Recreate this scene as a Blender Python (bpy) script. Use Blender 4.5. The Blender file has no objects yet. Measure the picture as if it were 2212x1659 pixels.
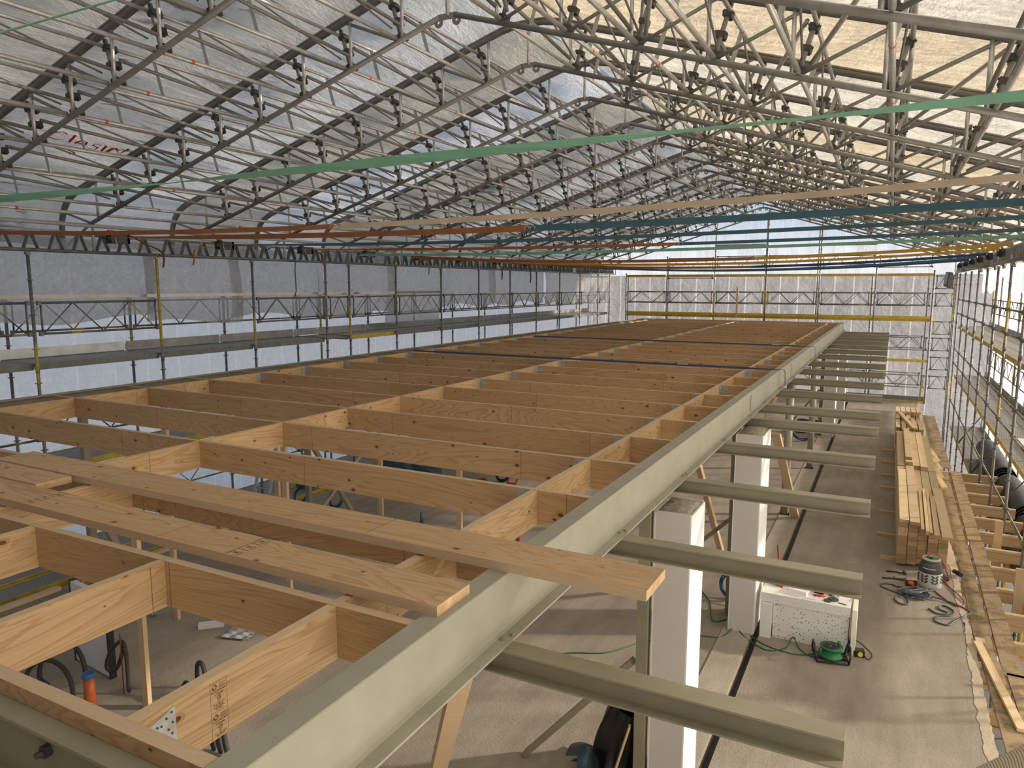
import bpy, math, random
from mathutils import Vector, Matrix
random.seed(7)
SC = bpy.context.scene
COL = SC.collection

# ------------------------------------------------------------------ camera, light, sky, exposure
EYE = 4.28                                   # eye height above the concrete slab
def set_camera():
    yaw, pitch, roll = 0.480265, 0.135188, 0.001557
    f = Vector((-math.sin(yaw)*math.cos(pitch), math.cos(yaw)*math.cos(pitch), -math.sin(pitch)))
    r = Vector((math.cos(yaw), math.sin(yaw), 0)); u = r.cross(f)
    r2 = r*math.cos(roll) + u*math.sin(roll); u2 = -r*math.sin(roll) + u*math.cos(roll)
    m = Matrix((r2, u2, -f)).transposed().to_4x4(); m.translation = (0, 0, EYE)
    cd = bpy.data.cameras.new('camera'); co = bpy.data.objects.new('camera', cd); COL.objects.link(co)
    cd.sensor_width = 36.0; cd.lens = 36.0*1562.5/2212.0; cd.clip_start = 0.05; cd.clip_end = 400
    co.matrix_world = m
    SC.camera = co
set_camera()

SC.view_settings.view_transform = 'Standard'
SC.view_settings.look = 'None'
SC.view_settings.gamma = 1.0
SC.view_settings.use_curve_mapping = False
SC.view_settings.exposure = -0.25
SC.cycles.max_bounces = 10
SC.cycles.diffuse_bounces = 5
SC.cycles.glossy_bounces = 3
SC.cycles.transmission_bounces = 6
SC.cycles.transparent_max_bounces = 16
SC.cycles.caustics_reflective = False
SC.cycles.caustics_refractive = False
SC.cycles.sample_clamp_indirect = 8.0

wd = bpy.data.worlds.new('sky'); SC.world = wd; wd.use_nodes = True
nt = wd.node_tree; nt.nodes.clear()
wo = nt.nodes.new('ShaderNodeOutputWorld'); bg = nt.nodes.new('ShaderNodeBackground')
tc = nt.nodes.new('ShaderNodeTexCoord'); sp = nt.nodes.new('ShaderNodeSeparateXYZ'); rp = nt.nodes.new('ShaderNodeValToRGB')
mr = nt.nodes.new('ShaderNodeMapRange'); mr.inputs[1].default_value = -1; mr.inputs[2].default_value = 1
nt.links.new(tc.outputs['Generated'], sp.inputs[0]); nt.links.new(sp.outputs[2], mr.inputs[0]); nt.links.new(mr.outputs[0], rp.inputs[0])
cr = rp.color_ramp
cr.elements[0].position = 0.0; cr.elements[0].color = (0.80, 0.78, 0.79, 1)
cr.elements[1].position = 1.0; cr.elements[1].color = (0.56, 0.58, 0.62, 1)
e = cr.elements.new(0.49); e.color = (1.0, 0.98, 1.0, 1)
e = cr.elements.new(0.515); e.color = (1.30, 1.32, 1.42, 1)
e = cr.elements.new(0.55); e.color = (0.46, 0.70, 1.00, 1)
e = cr.elements.new(0.70); e.color = (0.46, 0.58, 0.76, 1)
nt.links.new(rp.outputs[0], bg.inputs[0]); bg.inputs[1].default_value = 1.0; nt.links.new(bg.outputs[0], wo.inputs[0])

SUN_EL = math.radians(20.0)
SUN_DIR = Vector((0.887*math.cos(SUN_EL), 0.46*math.cos(SUN_EL), math.sin(SUN_EL)))   # towards the sun
sl = bpy.data.lights.new('sun', 'SUN'); so = bpy.data.objects.new('sun', sl); COL.objects.link(so)
sl.energy = 15.0; sl.angle = math.radians(2.2); sl.color = (1.0, 0.87, 0.71)
so.rotation_euler = SUN_DIR.to_track_quat('Z', 'Y').to_euler()
so.location = SUN_DIR*60

# ------------------------------------------------------------------ node helpers and materials
class N:
    def __init__(s, name):
        s.m = bpy.data.materials.new(name); s.m.use_nodes = True; s.t = s.m.node_tree; s.t.nodes.clear()
        s.out = s.t.nodes.new('ShaderNodeOutputMaterial')
    def n(s, typ, **kw):
        nd = s.t.nodes.new('ShaderNode'+typ)
        for k, v in kw.items():
            if k.startswith('i_'):
                nd.inputs[k[2:].replace('_', ' ')].default_value = v
            elif k.startswith('x'):
                nd.inputs[int(k[1:])].default_value = v
            else: setattr(nd, k, v)
        return nd
    def l(s, a, b): s.t.links.new(a, b)
    def ramp(s, src, stops, interp='LINEAR'):
        r = s.n('ValToRGB'); r.color_ramp.interpolation = interp
        els = r.color_ramp.elements
        while len(els) < len(stops): els.new(0.5)
        for e, (p, c) in zip(els, stops):
            e.position = p; e.color = (c, c, c, 1) if isinstance(c, (int, float)) else tuple(c)+(1,)
        s.l(src, r.inputs[0]); return r.outputs[0]
    def mix(s, fac, a, b, mode='MIX'):
        m = s.n('MixRGB', blend_type=mode)
        for inp, v in zip(m.inputs, (fac, a, b)):
            if hasattr(v, 'is_linked') or hasattr(v, 'links'): s.l(v, inp)
            elif isinstance(v, (int, float)): inp.default_value = v if inp.type == 'VALUE' else (v, v, v, 1)
            else: inp.default_value = tuple(v)+(1,)
        return m.outputs[0]
    def math(s, op, a, b=0.0):
        m = s.n('Math', operation=op)
        for inp, v in zip(m.inputs, (a, b)):
            if hasattr(v, 'links'): s.l(v, inp)
            else: inp.default_value = v
        return m.outputs[0]
    def coords(s, scale=(1, 1, 1), rnd=True, src='Object'):
        tc = s.n('TexCoord'); mp = s.n('Mapping'); mp.inputs['Scale'].default_value = scale
        if rnd:
            oi = s.n('ObjectInfo'); cb = s.n('CombineXYZ')
            for i, k in enumerate((37.0, 23.0, 51.0)): s.l(s.math('MULTIPLY', oi.outputs['Random'], k), cb.inputs[i])
            va = s.n('VectorMath', operation='ADD'); s.l(tc.outputs[src], va.inputs[0]); s.l(cb.outputs[0], va.inputs[1])
            s.l(va.outputs[0], mp.inputs['Vector'])
        else: s.l(tc.outputs[src], mp.inputs['Vector'])
        return mp.outputs[0]
    def noise(s, vec, scale, detail=3, rough=0.55, dist=0.0):
        n = s.n('TexNoise'); n.inputs['Scale'].default_value = scale; n.inputs['Detail'].default_value = detail
        n.inputs['Roughness'].default_value = rough; n.inputs['Distortion'].default_value = dist
        s.l(vec, n.inputs['Vector']); return n.outputs[0]
    def bump(s, h, strength=0.3, dist=0.01):
        b = s.n('Bump'); b.inputs['Strength'].default_value = strength; b.inputs['Distance'].default_value = dist
        s.l(h, b.inputs['Height']); return b.outputs[0]
    def pbr(s, color, rough=0.6, metal=0.0, normal=None, spec=0.5):
        b = s.n('BsdfPrincipled')
        for k, v in (('Base Color', color), ('Roughness', rough), ('Metallic', metal), ('Specular IOR Level', spec)):
            if hasattr(v, 'links'): s.l(v, b.inputs[k])
            else: b.inputs[k].default_value = tuple(v)+(1,) if k == 'Base Color' else v
        if normal is not None: s.l(normal, b.inputs['Normal'])
        s.l(b.outputs[0], s.out.inputs[0]); return s.m

def m_plain(name, c, rough=0.6, metal=0.0, var=0.12, scale=6.0, spec=0.5):
    n = N(name); v = n.coords((1, 1, 1)); a = n.noise(v, scale, 4)
    col = n.mix(n.ramp(a, [(0.3, 0.0), (0.7, 1.0)]), tuple(x*(1-var) for x in c), tuple(min(1, x*(1+var)) for x in c))
    return n.pbr(col, rough, metal, None, spec)

def m_wood(name, axis, light, dark, knots=1.0, grain=1.0, face='lvl', rnd=0.4, dirt=0.0, flat=''):
    """timber with the grain along one local axis, growth figure, small brown knots"""
    n = N(name)
    ax = 'xyz'.index(axis)
    st = [1.0, 1.0, 1.0]; st[ax] = 0.12
    v = n.coords(tuple(st))
    big = n.noise(v, 2.2*grain, 3, 0.5, 1.6)
    wv = n.math('MULTIPLY', big, 26.0); fr = n.math('FRACT', wv)
    ring = n.ramp(fr, [(0.0, 0.0), (0.55, 0.25), (0.86, 1.0), (1.0, 0.0)])
    fst = [1.0, 1.0, 1.0]; fst[ax] = 0.03
    v2 = n.coords(tuple(fst)); fine = n.noise(v2, 60.0, 3, 0.7)
    v3 = n.coords((1, 1, 1)); blot = n.noise(v3, 1.1, 2)
    oi = n.n('ObjectInfo')
    tone = n.math('ADD', n.math('MULTIPLY', blot, 0.45), n.math('MULTIPLY', oi.outputs['Random'], rnd))
    base = n.mix(n.ramp(tone, [(0.2, 0.0), (0.35+rnd, 1.0)]), light, tuple(l*(0.86-0.35*max(0, rnd-0.4)) for l in light))
    col = n.mix(n.math('MULTIPLY', ring, 0.55 if face == 'lvl' else 0.26), base, dark)
    col = n.mix(n.math('MULTIPLY', n.ramp(fine, [(0.45, 0.0), (0.8, 1.0)]), 0.3), col, dark)
    kst = [1.0, 1.0, 1.0]; kst[ax] = 0.62
    kv = n.coords(tuple(kst))
    vo = n.n('TexVoronoi', feature='F1'); vo.inputs['Scale'].default_value = 5.5; vo.inputs['Randomness'].default_value = 1.0
    if flat:
        vo.voronoi_dimensions = '2D'; sk = n.n('SeparateXYZ'); ck = n.n('CombineXYZ'); n.l(kv, sk.inputs[0])
        for q, k_ in enumerate([i for i in range(3) if i != 'xyz'.index(flat)]): n.l(sk.outputs[k_], ck.inputs[q])
        kv = ck.outputs[0]
    n.l(kv, vo.inputs['Vector'])
    sel = n.n('SeparateColor'); n.l(vo.outputs['Color'], sel.inputs[0])
    rad = n.math('MULTIPLY', n.math('POWER', sel.outputs[0], 1.8), (0.070 if flat else 0.062)*knots)
    k = n.math('LESS_THAN', vo.outputs['Distance'], rad)
    halo = n.math('LESS_THAN', vo.outputs['Distance'], n.math('MULTIPLY', rad, 2.0))
    col = n.mix(n.math('MULTIPLY', halo, 0.45), col, dark)
    col = n.mix(n.math('MULTIPLY', k, 0.9), col, (0.07, 0.03, 0.012))
    if face == 'lvl':
        sx = n.n('SeparateXYZ'); n.l(n.coords((1, 1, 1)), sx.inputs[0]); ph = n.math('MULTIPLY', sx.outputs[ax], 0.43); fr2 = n.math('FRACT', ph)
        wn = n.n('TexWhiteNoise', noise_dimensions='1D'); n.l(n.math('FLOOR', ph), wn.inputs['W'])
        col = n.mix(n.math('MULTIPLY', wn.outputs[0], 0.22), col, dark)
        col = n.mix(n.math('MULTIPLY', n.math('LESS_THAN', fr2, 0.0022), 0.7), col, (0.10, 0.05, 0.02))
    if dirt:
        dv = n.noise(n.coords((1, 1, 1)), 4.5, 6, 0.75); col = n.mix(n.math('MULTIPLY', n.ramp(dv, [(0.46, 0.0), (0.66, 1.0)]), dirt), col, (0.10, 0.075, 0.05))
    bp = n.bump(n.math('ADD', fine, n.math('MULTIPLY', ring, 0.5)), 0.12, 0.004)
    return n.pbr(col, 0.62, 0.0, bp, 0.3)

def m_sheet(name, c, trans=0.12, tl=0.62, wrinkle=1.0, streak=0.0, dirt=0.0, st=(1, 1, 1), seam='', painted_crinkle=0.0, lowfreq=False, cst=(1, 1.6, 0.8), gloss=0.018):
    """translucent plastic sheeting: part diffuse, part translucent, a little clear"""
    n = N(name); v = n.coords(st, True)
    a = n.noise(v, 1.3, 5, 0.6, 1.2); b = n.noise(v, 7.0, 4, 0.6, 2.5)
    h = n.math('ADD', a, n.math('MULTIPLY', b, 0.35))
    bp = n.bump(h, 0.7*wrinkle, 0.12)
    col = n.mix(n.ramp(a, [(0.3, 0.0), (0.7, 1.0)]), tuple(x*0.90 for x in c), tuple(min(1, x*1.08) for x in c))
    if painted_crinkle:  # highlights and shade of the creases painted into the sheet colour
        cz = n.noise(n.coords(cst, True), 5.0, 6, 0.66, 1.2); col = n.mix(n.math('MULTIPLY', n.ramp(cz, [(0.38, 0.0), (0.62, 1.0)]), painted_crinkle), tuple(x*0.72 for x in c), tuple(min(1, x*1.35) for x in c))
    if seam:
        sx = n.n('SeparateXYZ'); n.l(n.coords((1, 1, 1), False), sx.inputs[0]); fr = n.math('FRACT', n.math('MULTIPLY', sx.outputs['XYZ'.index(seam)], 1.47))
        col = n.mix(n.math('MULTIPLY', n.math('LESS_THAN', fr, 0.07), 0.35), col, (1, 0.98, 0.95))
    if dirt:
        d = n.noise(n.coords((0.35, 2.5, 1), True), 1.6, 5, 0.7)
        col = n.mix(n.math('MULTIPLY', n.ramp(d, [(0.52, 0.0), (0.75, 1.0)]), dirt), col, tuple(x*0.35 for x in c))
    if streak:
        s2 = n.noise(n.coords((4.5, 0.5, 1.0), True), 2.2, 6, 0.72, 0.4)
        m2 = n.noise(n.coords((1, 1, 1), True), 1.1, 2)
        k = n.math('MULTIPLY', n.ramp(s2, [(0.535, 0.0), (0.60, 1.0)]), n.ramp(m2, [(0.49, 0.0), (0.55, 1.0)]))
        col = n.mix(n.math('MULTIPLY', k, streak), col, (0.03, 0.03, 0.035))
    d = n.n('BsdfDiffuse'); t = n.n('BsdfTranslucent'); tr = n.n('BsdfTransparent'); g = n.n('BsdfGlossy')
    g.inputs['Roughness'].default_value = 0.35
    n.l(col, d.inputs[0]); n.l(col, t.inputs[0]); tr.inputs[0].default_value = (1, 1, 1, 1)
    for x in (d, t, g): n.l(bp, x.inputs['Normal'])
    m1 = n.n('MixShader'); m1.inputs[0].default_value = tl; n.l(d.outputs[0], m1.inputs[1]); n.l(t.outputs[0], m1.inputs[2])
    mg = n.n('MixShader'); mg.inputs[0].default_value = gloss; n.l(m1.outputs[0], mg.inputs[1]); n.l(g.outputs[0], mg.inputs[2])
    m2 = n.n('MixShader'); f = n.ramp(a if lowfreq else b, [(0.25, trans*0.55), (0.75, min(1, trans*1.45))]); n.l(f, m2.inputs[0])
    n.l(mg.outputs[0], m2.inputs[1]); n.l(tr.outputs[0], m2.inputs[2]); n.l(m2.outputs[0], n.out.inputs[0])
    return n.m

def m_concrete(name, c1, c2, speck=0.5):
    n = N(name); v = n.coords((1, 1, 1), False)
    a = n.noise(v, 0.55, 6, 0.62, 0.4); b = n.noise(n.coords((3.0, 0.6, 1), False), 1.7, 5, 0.6)
    f = n.noise(v, 95.0, 3, 0.6); p = n.noise(v, 34.0, 4, 0.7)
    col = n.mix(n.ramp(n.math('ADD', n.math('MULTIPLY', a, 0.6), n.math('MULTIPLY', b, 0.4)), [(0.34, 0.0), (0.66, 1.0)]), c1, c2)
    col = n.mix(n.math('MULTIPLY', n.ramp(f, [(0.52, 0.0), (0.68, 1.0)]), 0.5*speck), col, tuple(x*0.45 for x in c1))
    col = n.mix(n.math('MULTIPLY', n.ramp(p, [(0.63, 0.0), (0.70, 1.0)]), 0.55*speck), col, tuple(x*0.3 for x in c1))
    st = n.noise(v, 1.3, 7, 0.75); col = n.mix(n.math('MULTIPLY', n.ramp(st, [(0.60, 0.0), (0.72, 1.0)]), 0.35), col, tuple(min(1, x*1.5) for x in c2))
    bp = n.bump(n.math('ADD', n.math('MULTIPLY', f, 0.5), p), 0.55, 0.012)
    return n.pbr(col, 0.85, 0.0, bp, 0.25)

def m_speckle(name, c, dot, scale, size, rough=0.7):
    n = N(name); v = n.coords((1, 1, 1))
    vo = n.n('TexVoronoi', feature='F1'); vo.inputs['Scale'].default_value = scale; n.l(v, vo.inputs['Vector'])
    sel = n.n('SeparateColor'); n.l(vo.outputs['Color'], sel.inputs[0])
    k = n.math('LESS_THAN', vo.outputs['Distance'], n.math('MULTIPLY', n.math('POWER', sel.outputs[1], 2.5), size))
    a = n.noise(v, 2.5, 4)
    base = n.mix(n.ramp(a, [(0.3, 0.0), (0.7, 1.0)]), tuple(x*0.94 for x in c), c)
    return n.pbr(n.mix(k, base, dot), rough)

def m_mesh_deck(name, c):
    n = N(name); v = n.coords((1, 1, 1), False)
    w1 = n.n('TexWave', wave_type='BANDS', bands_direction='DIAGONAL'); w1.inputs['Scale'].default_value = 16.0; n.l(v, w1.inputs['Vector'])
    w2 = n.n('TexWave', wave_type='BANDS', bands_direction='Y'); w2.inputs['Scale'].default_value = 9.0; n.l(v, w2.inputs['Vector'])
    k = n.math('MULTIPLY', w1.outputs[1], w2.outputs[1])
    a = n.noise(v, 3.0, 4)
    col = n.mix(n.ramp(k, [(0.1, 0.0), (0.5, 1.0)]), tuple(x*0.5 for x in c), c)
    col = n.mix(n.math('MULTIPLY', n.ramp(a, [(0.5, 0.0), (0.75, 1.0)]), 0.5), col, (0.33, 0.25, 0.17))
    return n.pbr(col, 0.55, 0.35, n.bump(k, 0.5, 0.01))

def m_pole(name, c, paint):
    """galvanised tube with worn paint left in long patches"""
    n = N(name); v = n.coords((1, 1, 0.25))
    a = n.noise(v, 2.2, 2, 0.4); b = n.noise(n.coords((1, 1, 1)), 22.0, 4, 0.7)
    k = n.math('MULTIPLY', n.ramp(a, [(0.615, 0.0), (0.63, 1.0)]), n.ramp(b, [(0.36, 0.0), (0.48, 1.0)]))
    base = n.mix(n.ramp(b, [(0.4, 0.0), (0.7, 1.0)]), c, tuple(x*0.6 for x in c))
    col = n.mix(k, base, paint)
    mt = n.mix(k, 0.55, 0.0)
    return n.pbr(col, 0.48, mt)

LVL_L, LVL_D = (0.60, 0.415, 0.24), (0.34, 0.18, 0.07)
M = {}
M['lvl_x'] = m_wood('lvl_face_along_x', 'x', LVL_L, LVL_D, flat='y')
M['lvl_plank'] = m_wood('lvl_plank_along_x', 'x', (0.62, 0.44, 0.27), LVL_D, flat='z')
M['lvl_y'] = m_wood('lvl_face_along_y', 'y', (0.68, 0.48, 0.27), LVL_D, flat='x')
M['lvl_edge_x'] = m_wood('lvl_edge_along_x', 'x', (0.62, 0.47, 0.32), (0.42, 0.28, 0.17), 0.5, 2.5, 'edge')
M['lvl_edge_y'] = m_wood('lvl_edge_along_y', 'y', (0.66, 0.50, 0.33), (0.45, 0.30, 0.17), 0.5, 2.5, 'edge')
M['pine_y'] = m_wood('sawn_pine_along_y', 'y', (0.80, 0.63, 0.40), (0.58, 0.36, 0.16), 0.6, 1.6, 'edge', 0.9)
M['pine_x'] = m_wood('sawn_pine_along_x', 'x', (0.66, 0.48, 0.28), (0.46, 0.28, 0.12), 0.6, 1.6, 'edge')
M['pine_end'] = m_wood('sawn_pine_end', 'x', (0.60, 0.42, 0.24), (0.36, 0.21, 0.09), 0.8, 2.4, 'edge', 1.3)
M['pine_z'] = m_wood('sawn_pine_along_z', 'z', (0.70, 0.52, 0.33), (0.47, 0.30, 0.15), 0.6, 1.6, 'edge')
M['form_y'] = m_wood('dirty_formwork_board', 'y', (0.46, 0.34, 0.21), (0.25, 0.17, 0.09), 1.0, 1.8, 'edge', 0.6, 0.75)
M['endgrain'] = m_plain('board_end_grain', (0.58, 0.40, 0.22), 0.8, 0, 0.25, 14)
M['steel'] = m_plain('sage_primer_steel', (0.325, 0.315, 0.25), 0.52, 0, 0.07, 5, 0.4)
M['steel2'] = m_plain('olive_primer_steel', (0.27, 0.25, 0.18), 0.52, 0, 0.08, 5, 0.4)
M['alu'] = m_plain('aluminium_tube', (0.60, 0.595, 0.58), 0.36, 0.55, 0.15, 12)
M['alu_dark'] = m_plain('weathered_aluminium_chord', (0.27, 0.262, 0.25), 0.5, 0.35, 0.15, 9)
M['keder'] = m_plain('aluminium_sheet_track', (0.20, 0.195, 0.19), 0.5, 0.35, 0.15, 9)
M['clamp'] = m_plain('dark_clamp_steel', (0.085, 0.08, 0.078), 0.55, 0.3, 0.3, 20)
M['bluecap'] = m_plain('blue_plastic_cap', (0.03, 0.05, 0.16), 0.45)
M['pole'] = m_pole('galvanised_pole_yellow_paint', (0.27, 0.275, 0.28), (0.52, 0.40, 0.04))
M['ledger'] = m_pole('galvanised_ledger', (0.19, 0.195, 0.20), (0.45, 0.36, 0.05))
M['galv'] = m_plain('galvanised_plate', (0.46, 0.475, 0.48), 0.42, 0.2, 0.2, 18)
M['galv_dk'] = m_plain('galvanised_girder', (0.20, 0.21, 0.205), 0.5, 0.4, 0.2, 10)
M['yellow'] = m_plain('yellow_painted_steel', (0.55, 0.40, 0.05), 0.5, 0, 0.2, 6)
M['deck'] = m_mesh_deck('perforated_steel_deck', (0.40, 0.38, 0.35))
M['toe'] = m_plain('zinc_toe_board', (0.34, 0.35, 0.34), 0.4, 0.4, 0.2, 5)
M['toe_new'] = m_plain('bright_zinc_toe_board', (0.72, 0.78, 0.79), 0.3, 0.5, 0.15, 5)
M['floor'] = m_concrete('concrete_slab', (0.255, 0.22, 0.18), (0.42, 0.375, 0.31), 1.0)
M['floor2'] = m_concrete('concrete_strip', (0.33, 0.29, 0.24), (0.48, 0.43, 0.36), 0.6)
M['lowfloor'] = m_concrete('lower_concrete_floor', (0.17, 0.165, 0.16), (0.26, 0.255, 0.245), 0.4)
M['gypsum'] = m_speckle('shaded_gypsum_board', (0.60, 0.57, 0.55), (0.03, 0.03, 0.03), 5.0, 0.035)  # toned down: shade of the column fronts put into the colour
M['mortar'] = m_concrete('mortar_top', (0.22, 0.20, 0.16), (0.50, 0.46, 0.38), 1.0)
M['foam'] = m_speckle('white_block_with_specks', (0.76, 0.755, 0.74), (0.03, 0.03, 0.03), 40.0, 0.30)
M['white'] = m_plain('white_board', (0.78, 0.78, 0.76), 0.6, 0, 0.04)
M['paper'] = m_plain('white_paper', (0.80, 0.78, 0.82), 0.7, 0, 0.04)
M['cream'] = m_plain('cream_foam_board', (0.80, 0.82, 0.68), 0.7, 0, 0.06)
M['black'] = m_plain('black_plastic', (0.018, 0.018, 0.019), 0.45, 0, 0.3)
M['rubber'] = m_plain('black_rubber_sheet', (0.028, 0.028, 0.028), 0.55, 0, 0.3)
M['rubber_hose'] = m_plain('dark_ribbed_conduit', (0.05, 0.046, 0.043), 0.6, 0, 0.3)
M['tarp'] = m_plain('black_tarpaulin', (0.012, 0.012, 0.013), 0.35, 0, 0.4)
M['tarp_blue'] = m_plain('dark_blue_tarpaulin', (0.03, 0.06, 0.09), 0.35, 0, 0.3)
M['orange_pipe'] = m_plain('orange_drain_pipe', (0.50, 0.11, 0.03), 0.4, 0, 0.15)
M['blue_lid'] = m_plain('blue_pipe_cap', (0.05, 0.15, 0.42), 0.35)
M['gray_pipe'] = m_plain('grey_pipe', (0.13, 0.135, 0.14), 0.5)
M['red'] = m_plain('red_plastic', (0.50, 0.03, 0.03), 0.4)
M['orange'] = m_plain('orange_plastic', (0.85, 0.12, 0.03), 0.45)
M['green'] = m_plain('green_plastic', (0.015, 0.19, 0.06), 0.35)
M['green_cable'] = m_plain('green_cable', (0.02, 0.12, 0.05), 0.5)
M['red_cable'] = m_plain('red_cable', (0.55, 0.04, 0.04), 0.5)
M['red_hose'] = m_plain('red_gas_hose', (0.28, 0.055, 0.035), 0.5)
M['blue_cable'] = m_plain('blue_cable', (0.02, 0.07, 0.16), 0.5)
M['slate_cable'] = m_plain('slate_blue_cable', (0.075, 0.095, 0.115), 0.5)
M['gas_dark'] = m_plain('dark_grey_plastic', (0.055, 0.062, 0.066), 0.5)
M['gas_light'] = m_plain('light_grey_plastic', (0.50, 0.51, 0.46), 0.55)
M['yellow_pl'] = m_plain('yellow_plastic', (0.75, 0.60, 0.03), 0.4)
M['strap_green'] = m_plain('mint_green_webbing', (0.17, 0.38, 0.27), 0.8, 0, 0.12, 4)
M['strap_orange'] = m_plain('rust_orange_webbing', (0.29, 0.105, 0.035), 0.8, 0, 0.12, 4)
M['strap_blue'] = m_plain('petrol_blue_webbing', (0.045, 0.11, 0.15), 0.8, 0, 0.12, 4)
M['strap_beige'] = m_plain('beige_webbing', (0.50, 0.40, 0.30), 0.8, 0, 0.12, 4)
M['strap_yellow'] = m_plain('ochre_webbing', (0.46, 0.28, 0.04), 0.8, 0, 0.12, 4)
M['strap_navy'] = m_plain('navy_webbing', (0.02, 0.05, 0.13), 0.8, 0, 0.12, 4)
M['ink'] = m_plain('brown_stamp_ink', (0.16, 0.075, 0.025), 0.8)
M['inkblack'] = m_plain('black_ink', (0.03, 0.025, 0.02), 0.8)
M['redpaint'] = m_plain('red_spray_paint', (0.62, 0.06, 0.03), 0.7)
M['label'] = m_plain('white_label', (0.78, 0.77, 0.75), 0.5, 0, 0.05)
M['rust'] = m_plain('rusty_steel', (0.20, 0.08, 0.03), 0.8, 0.1, 0.3)
M['lampglass'] = m_plain('grey_lamp_glass', (0.30, 0.30, 0.30), 0.15)
M['cola'] = m_plain('dark_cola', (0.05, 0.015, 0.01), 0.1)

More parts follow.
